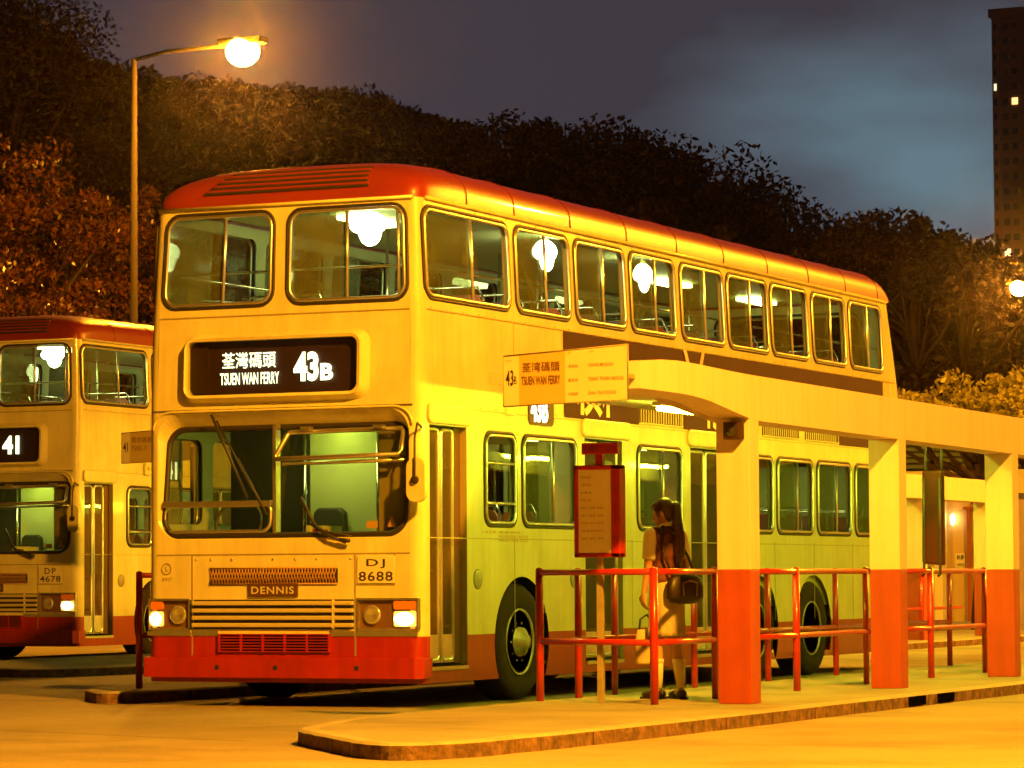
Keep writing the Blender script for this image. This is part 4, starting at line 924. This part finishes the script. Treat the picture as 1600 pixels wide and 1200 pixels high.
# ------------------------------------------------------------------ tower block
def tower():
    p = at(1549, 28, 560); top = p.z; x0 = p.x; root = empty('tower_block', (x0, 560, 0)); TW = mat('tower_concrete', (.30, .16, .10), .9, var=.2, vscale=.08)
    b = MB(); b.box(0, 34, 0, 30, 0, top, 0)
    for i in range(7): b.box(1.0+i*4.8, 1.5+i*4.8, -.6, 0, 0, top, 0)
    b.box(-.4, 34.4, -.8, 30.4, top, top+1.5, 0); [b.box(0, 34, -.14, 0, top-.6-q_*2.75, top-.42-q_*2.75, 0) for q_ in range(44)]; b.build('wall', TW, root)
    DW = mat('dark_window', (.012, .010, .010), .3); st = 2.75; k = 0
    lit = {(0, 4): 1, (2, 5): 1, (2, 7): 0, (1, 15): 1, (2, 18): 1, (2, 21): 1, (1, 22): 1, (0, 26): 1, (0, 11): 0, (2, 27): 1, (1, 9): 0}
    LW = emat('lit_window', (1.0, .62, .22), 1.6); LW2 = emat('lit_window_pale', (.9, .85, .5), 1.1)
    n = int(top/st)
    for i in range(n-1):
        z = top-2.4-i*st
        if z < 6 or i > 44: break
        for c, x in enumerate((.7, 2.5, 4.2)):
            w = MB(); wd = .55 if c else .35; w.box(x-wd, x+wd, -.16, -.02, z, z+1.25, 0); w.build('window', (LW if (i+c) % 2 else LW2) if lit.get((c, i)) else DW, root)
    for c, x in enumerate([7+i*2.6 for i in range(10)]):
        w = MB()
        for i in range(n-1): z = top-2.4-i*st; w.box(x-.6, x+.6, -.16, -.02, z, z+1.25, 0)
        w.build('window_column', DW, root)
    return root
tw = tower(); tag(tw, 'tall dark residential tower with a few lit windows at the right edge', 'tower')
# ------------------------------------------------------------------ vegetation
def leafmesh(name, C, S, m, parent=None, droop=0, aspect=.5, nrm=None):
    n = len(C); a = rng.normal(size=(n, 3)); a[:, 2] += -droop; a /= np.linalg.norm(a, axis=1)[:, None]
    b = rng.normal(size=(n, 3)); b -= a*(a*b).sum(1)[:, None]; b /= np.linalg.norm(b, axis=1)[:, None]
    S = S[:, None]; v = np.empty((n, 4, 3)); v[:, 0] = C-a*S; v[:, 1] = C+b*S*aspect; v[:, 2] = C+a*S; v[:, 3] = C-b*S*aspect
    me = bpy.data.meshes.new(name); me.vertices.add(n*4); me.vertices.foreach_set('co', v.ravel())
    me.loops.add(n*4); me.loops.foreach_set('vertex_index', np.arange(n*4)); me.polygons.add(n)
    me.polygons.foreach_set('loop_start', np.arange(n)*4); me.polygons.foreach_set('loop_total', np.full(n, 4)); me.materials.append(m); me.update(); me.validate()
    return link(bpy.data.objects.new(name, me), parent)
LEAF = mat('leaves', (.10, .034, .006), .24, var=.9, vscale=.7)  # colour carries the near lamp's light; noise darkens gaps between glints
LEAFD = mat('unlit_leaves', (.017, .0034, .0012), .7, var=.5, vscale=.6)  # same foliage, the darkness of unlit trees put into the colour
LEAFP = mat('lamplit_leaves', (.30, .26, .05), .45, var=.4, vscale=2)  # brighter copy of the foliage, lamplight put into the colour
BARK = mat('bark', (.030, .014, .008), .9, var=.3, vscale=6, bump=.5, bscale=10)
def crown_points(n, rx, ry, rz, clumps, cr, cz):
    cs = []
    for i in range(clumps):
        d = rng.normal(size=3); d /= np.linalg.norm(d); r = .45+.55*rng.random()**.5
        if d[2] < -.5: d[2] *= -.6
        cs.append((d[0]*rx*r, d[1]*ry*r, cz+d[2]*rz*r, cr*(.6+.8*rng.random())))
    cs = np.array(cs); k = rng.integers(0, clumps, n); d = rng.normal(size=(n, 3)); d /= np.linalg.norm(d, axis=1)[:, None]
    r = (cs[k, 3]*rng.random(n)**.4)[:, None]; return cs[k, :3]+d*r*np.array([1, 1, .7]), cs
def make_tree(h, rx, rz, n, leaf, m, clumps=30, cr=None, ry=None, droop=0, aspect=.5):
    root = empty('tree'); ry = ry or rx; cz = h-rz; cr = cr or rx*.30
    P, cs = crown_points(n, rx*.85, ry*.85, rz*.85, clumps, cr, cz)
    leafmesh('crown', P, leaf*(.6+.8*rng.random(len(P))), m, root, droop, aspect)
    t = MB(); tb_ = cz-rz*.4; t.tube([(0, 0, -.1), (.05*rx, 0, tb_*.5), (0, .03*rx, tb_), (0, 0, cz+rz*.3)], [.045*rx+.10, .035*rx+.07, .03*rx+.05, .02], 8)
    for c in cs[:min(14, len(cs))]:
        e_ = Vector(c[:3]); s_ = Vector((0, 0, tb_*(.7+.3*random.random()))); mid = (s_+e_)/2+Vector((0, 0, -.06*rz)); t.tube([s_, mid, e_], [.018*rx+.03, .012*rx+.02, .01], 5)
    t.build('trunk', BARK, root); return root
def plant(proto, p, base=0, rz=0, sc=1, label=None, group=None, first=False):
    o = proto if first else copy_tree(proto); o.location = (p.x, p.y, base); o.rotation_euler = (0, 0, rz); o.scale = (sc, sc, sc)
    tag(o, label, 'tree', group); return o
# the hill: one terrain sheet rising behind the terminus
prof_far = [(-500, 0), (-300, 0), (0, 40), (230, 100), (330, 110), (440, 122), (560, 126), (640, 149), (700, 170), (760, 195), (800, 225), (900, 290), (1000, 340), (1100, 380), (1300, 430), (1500, 455), (1900, 470), (2300, 480)]
def ip(tab, x):
    for (a, b), (c, d) in zip(tab, tab[1:]):
        if a <= x <= c: return b+(d-b)*(x-a)/(c-a)
    return tab[0][1] if x < tab[0][0] else tab[-1][1]
YH = 250
def ridge(px): return at(px, ip(prof_far, px), YH)
hm = MB(); cols_ = list(range(-500, 2301, 50)); rows = 14; grid = []
for i in range(rows+1):
    f = i/rows; row = []
    for px in cols_:
        R_ = ridge(px); y = 105+(YH-105)*f; x = CX+(R_.x-CX)*((y-CY)/(YH-CY)); z = (R_.z-1.2)*(f**.8) + 1.4*math.sin(px*.03+i)*math.sin(i*1.3)*(f*(1-f)*4); row.append(Vector((x, y, z-.3*(i == 0))))
    grid.append(row)
for r_ in range(6): grid.append([Vector((v.x, v.y+20*(r_+1), v.z-7*(r_+1)-r_)) for v in grid[rows]])
k = len(cols_); hm.add([v for r in grid for v in r], [(i*k+j, i*k+j+1, (i+1)*k+j+1, (i+1)*k+j) for i in range(len(grid)-1) for j in range(k-1)], 0, True)
tag(hm.build('hill', mat('hill_soil', (.035, .03, .012), .95, var=.3, vscale=.1)), kind='structure')
def hill_z(x, y):
    px = 800; 
    return 0
# forest mass covering the hill
n = 90000; fi = rng.random(n)**.8*rows*.999; cj = rng.random(n)*(k-1-14)+6; GA = np.array([[list(v) for v in r] for r in grid]); i0 = fi.astype(int); j0 = cj.astype(int); a = (fi-i0)[:, None]; b = (cj-j0)[:, None]
C = GA[i0, j0]*(1-a)*(1-b)+GA[i0+1, j0]*a*(1-b)+GA[i0, j0+1]*(1-a)*b+GA[i0+1, j0+1]*a*b
bumpz = 1.3*np.sin(C[:, 0]*.55)*np.sin(C[:, 1]*.5+C[:, 0]*.2)+.9*np.sin(C[:, 0]*1.3+2)*np.sin(C[:, 1]*.9)
C[:, 2] += np.clip(bumpz, -.3, 3)*.6*rng.random(n)**.5+rng.random(n)*.5
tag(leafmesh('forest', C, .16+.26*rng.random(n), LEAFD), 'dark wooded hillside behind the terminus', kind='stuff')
# trees one can tell apart on the right-hand skyline
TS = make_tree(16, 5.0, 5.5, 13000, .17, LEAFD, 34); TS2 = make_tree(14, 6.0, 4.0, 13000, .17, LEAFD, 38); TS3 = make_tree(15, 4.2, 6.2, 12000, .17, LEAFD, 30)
sky = [(845, 166, 0, 'tallest dark tree on the hill skyline, above the middle of the bus'), (930, 198, 1, 'round dark tree on the skyline just right of the tallest one'), (770, 188, 1, 'dark tree where the far hill meets the near trees'), (1005, 216, 2, 'dark tree on the skyline right of the round one'), (1065, 236, 1, 'broad dark tree on the falling skyline above the rear half of the bus'),
       (1125, 262, 0, 'dark tree partway down the falling skyline'), (1180, 290, 2, 'narrow dark tree low on the falling skyline'), (1235, 325, 1, 'dark tree above the rear end of the bus roof'), (1130, 330, 2, 'dark tree in front of the falling skyline'), (1010, 290, 0, 'dark tree just above the bus roof, middle'), (900, 270, 2, 'dark tree just above the bus roof, front half')]
used = set()
for i, (px, py, kd, lb) in enumerate(sky):
    pr = (TS, TS2, TS3)[kd]; h = (16, 14, 15)[kd]; Y = 128-(i % 3)*6-(20 if i > 7 else 0); p = at(px, py, Y); plant(pr, p, p.z-h, i*1.3, 1, lb, 'dark trees on the skyline', kd not in used); used.add(kd)
# near hillside under those trees
ns = MB(); cols2 = list(range(640, 2000, 40)); g2 = []
near = [(640, 330), (700, 300), (770, 265), (845, 245), (930, 275), (1005, 295), (1065, 315), (1125, 345), (1180, 375), (1235, 410), (1300, 430), (1400, 440), (1600, 460), (2000, 480)]
for f, Y in ((0, 84), (.35, 92), (.7, 108), (1, 128), (.8, 142), (.1, 165)):
    g2.append([Vector((at(px, 800, Y).x, Y, -1 if f == 0 else max(0, at(px, ip(near, px), 128).z)*f - (1 if Y > 130 else 0))) for px in cols2])
k2 = len(cols2); ns.add([v for r in g2 for v in r], [(i*k2+j, i*k2+j+1, (i+1)*k2+j+1, (i+1)*k2+j) for i in range(len(g2)-1) for j in range(k2-1)], 0, True)
tag(ns.build('hillside', MATS['hill_soil']), kind='structure')
n = 60000; fi = rng.random(n)*2.999; cj = rng.random(n)*(k2-1.001); GA = np.array([[list(v) for v in r] for r in g2]); i0 = fi.astype(int); j0 = cj.astype(int); a = (fi-i0)[:, None]; b = (cj-j0)[:, None]
C = GA[i0, j0]*(1-a)*(1-b)+GA[i0+1, j0]*a*(1-b)+GA[i0, j0+1]*(1-a)*b+GA[i0+1, j0+1]*a*b
C[:, 2] += (1.6+1.2*np.sin(C[:, 0]*.9)*np.sin(C[:, 1]*.7))*rng.random(n)
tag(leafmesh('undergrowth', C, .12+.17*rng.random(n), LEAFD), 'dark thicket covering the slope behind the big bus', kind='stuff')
# airy trees right of the bus against the bright sky
TA = make_tree(15, 4.6, 3.4, 5200, .15, LEAFD, 46, cr=.8)
for i, (px, py, lb, sc) in enumerate(((1345, 306, 'airy tree with sky showing through, tallest right of the bus', 1.0), (1430, 322, 'airy tree between the tallest one and the tower', .95), (1505, 342, 'low airy tree at the foot of the tower', .9), (1282, 345, 'dark airy tree behind the rear of the bus', .85))):
    p = at(px, py, 100); plant(TA, p, p.z-15*sc, i*2.1, sc, lb, 'airy trees right of the bus', i == 0)
TB = make_tree(11, 5.4, 4.6, 12000, .15, LEAFD, 44)
for i, (px, py, Y, lb) in enumerate(((1440, 400, 112, 'dense dark tree right of the bus below the airy trees'), (1560, 408, 116, 'dense dark tree by the distant street lamp'), (1500, 470, 104, 'dense brown-lit tree above the shelter beam at the right'), (1360, 440, 108, 'dense dark tree just behind the rear corner of the bus'), (1610, 500, 100, 'dense tree cut off at the right edge'))):
    p = at(px, py, Y); plant(TB, p, p.z-11*1.35, i*1.7, 1.35, lb, 'dense trees right of the bus', i == 0)
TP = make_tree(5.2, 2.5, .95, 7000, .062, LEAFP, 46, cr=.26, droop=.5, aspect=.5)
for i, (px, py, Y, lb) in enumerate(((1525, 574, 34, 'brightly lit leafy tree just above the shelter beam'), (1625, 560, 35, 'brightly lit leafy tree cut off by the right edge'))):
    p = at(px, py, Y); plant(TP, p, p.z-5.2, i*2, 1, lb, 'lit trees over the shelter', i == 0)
# left: tall trees behind the left lamp
TL = make_tree(18, 6.0, 7.0, 30000, .10, LEAFD, 70, cr=1.3); TL2 = make_tree(15, 5.0, 6.5, 24000, .10, LEAFD, 70, cr=1.05); TL3 = make_tree(8.5, 3.6, 3.6, 7500, .062, LEAF, 60, cr=.50, droop=.4)
left = [(-20, -120, 64, 0, 'tall tree filling the upper left corner'), (20, -55, 70, 0, 'tall tree left of the lamp pole'), (60, 190, 50, 1, 'leafy tree with glinting leaves at the left edge'), (175, 250, 56, 1, 'leafy tree with lit leaves touching the lamp pole'), (-70, 120, 52, 1, 'leafy tree mostly outside the left edge'), (100, 330, 44, 1, 'low leafy tree just above the left bus')]
us = set()
for i, (px, py, Y, kd, lb) in enumerate(left):
    pr = (TL, TL2)[kd]; h = (18, 15)[kd]; p = at(px, py, Y); plant(pr, p, min(0, p.z-h) if p.z < h else p.z-h, i*1.1, 1 if p.z <= h*1.3 else 1, lb, 'trees behind the left bus', kd not in us); us.add(kd)
for i, (px, py, Y, lb) in enumerate(((290, 95, 95, 'dark tree below the glowing lamp, right of the pole'), (390, 225, 72, 'brown-lit tree just above the front of the large bus'), (300, 215, 68, 'brown-lit tree between the lamp pole and the large bus'), (480, 235, 84, 'dark tree above the roof front of the large bus'), (700, 235, 95, 'faintly lit tree above the bus roof beside the far hill'), (600, 225, 92, 'faintly lit tree above the bus roof, front'))):
    pr = TL2; p = at(px, py, Y); plant(pr, p, p.z-15, 2+i*.9, 1, lb, 'trees behind the left bus')

for i, (px, py, Y, lb) in enumerate(((95, 190, 36, 'leafy tree with bright glinting leaves left of the lamp pole'), (-20, 175, 33, 'bright leafy tree cut off by the left edge'), (165, 300, 40, 'small lit tree touching the lamp pole, just above the left bus'), (40, 330, 31, 'low lit tree above the roof of the left bus'), (395, 228, 44, 'small lit tree peeping over the roof front of the large bus'))):
    p = at(px, py, Y); plant(TL3, p, p.z-8.5, i*1.9, 1, lb, 'lit trees near the left lamp', i == 0)
# ------------------------------------------------------------------ thin volume added to spread a glow round the lamps
hz = MB(); hz.box(-260, 240, -40, 420, -1.5, 75); HM = bpy.data.materials.new('lamp_glow_volume'); HM.use_nodes = True; t = HM.node_tree; t.nodes.clear()
o_ = t.nodes.new('ShaderNodeOutputMaterial'); v_ = t.nodes.new('ShaderNodeVolumePrincipled'); v_.inputs['Color'].default_value = (.95, .80, .72, 1); v_.inputs['Density'].default_value = .00013; v_.inputs['Anisotropy'].default_value = .97
t.links.new(v_.outputs[0], o_.inputs['Volume']); tag(hz.build('lamp_glow_volume', HM), kind='stuff')
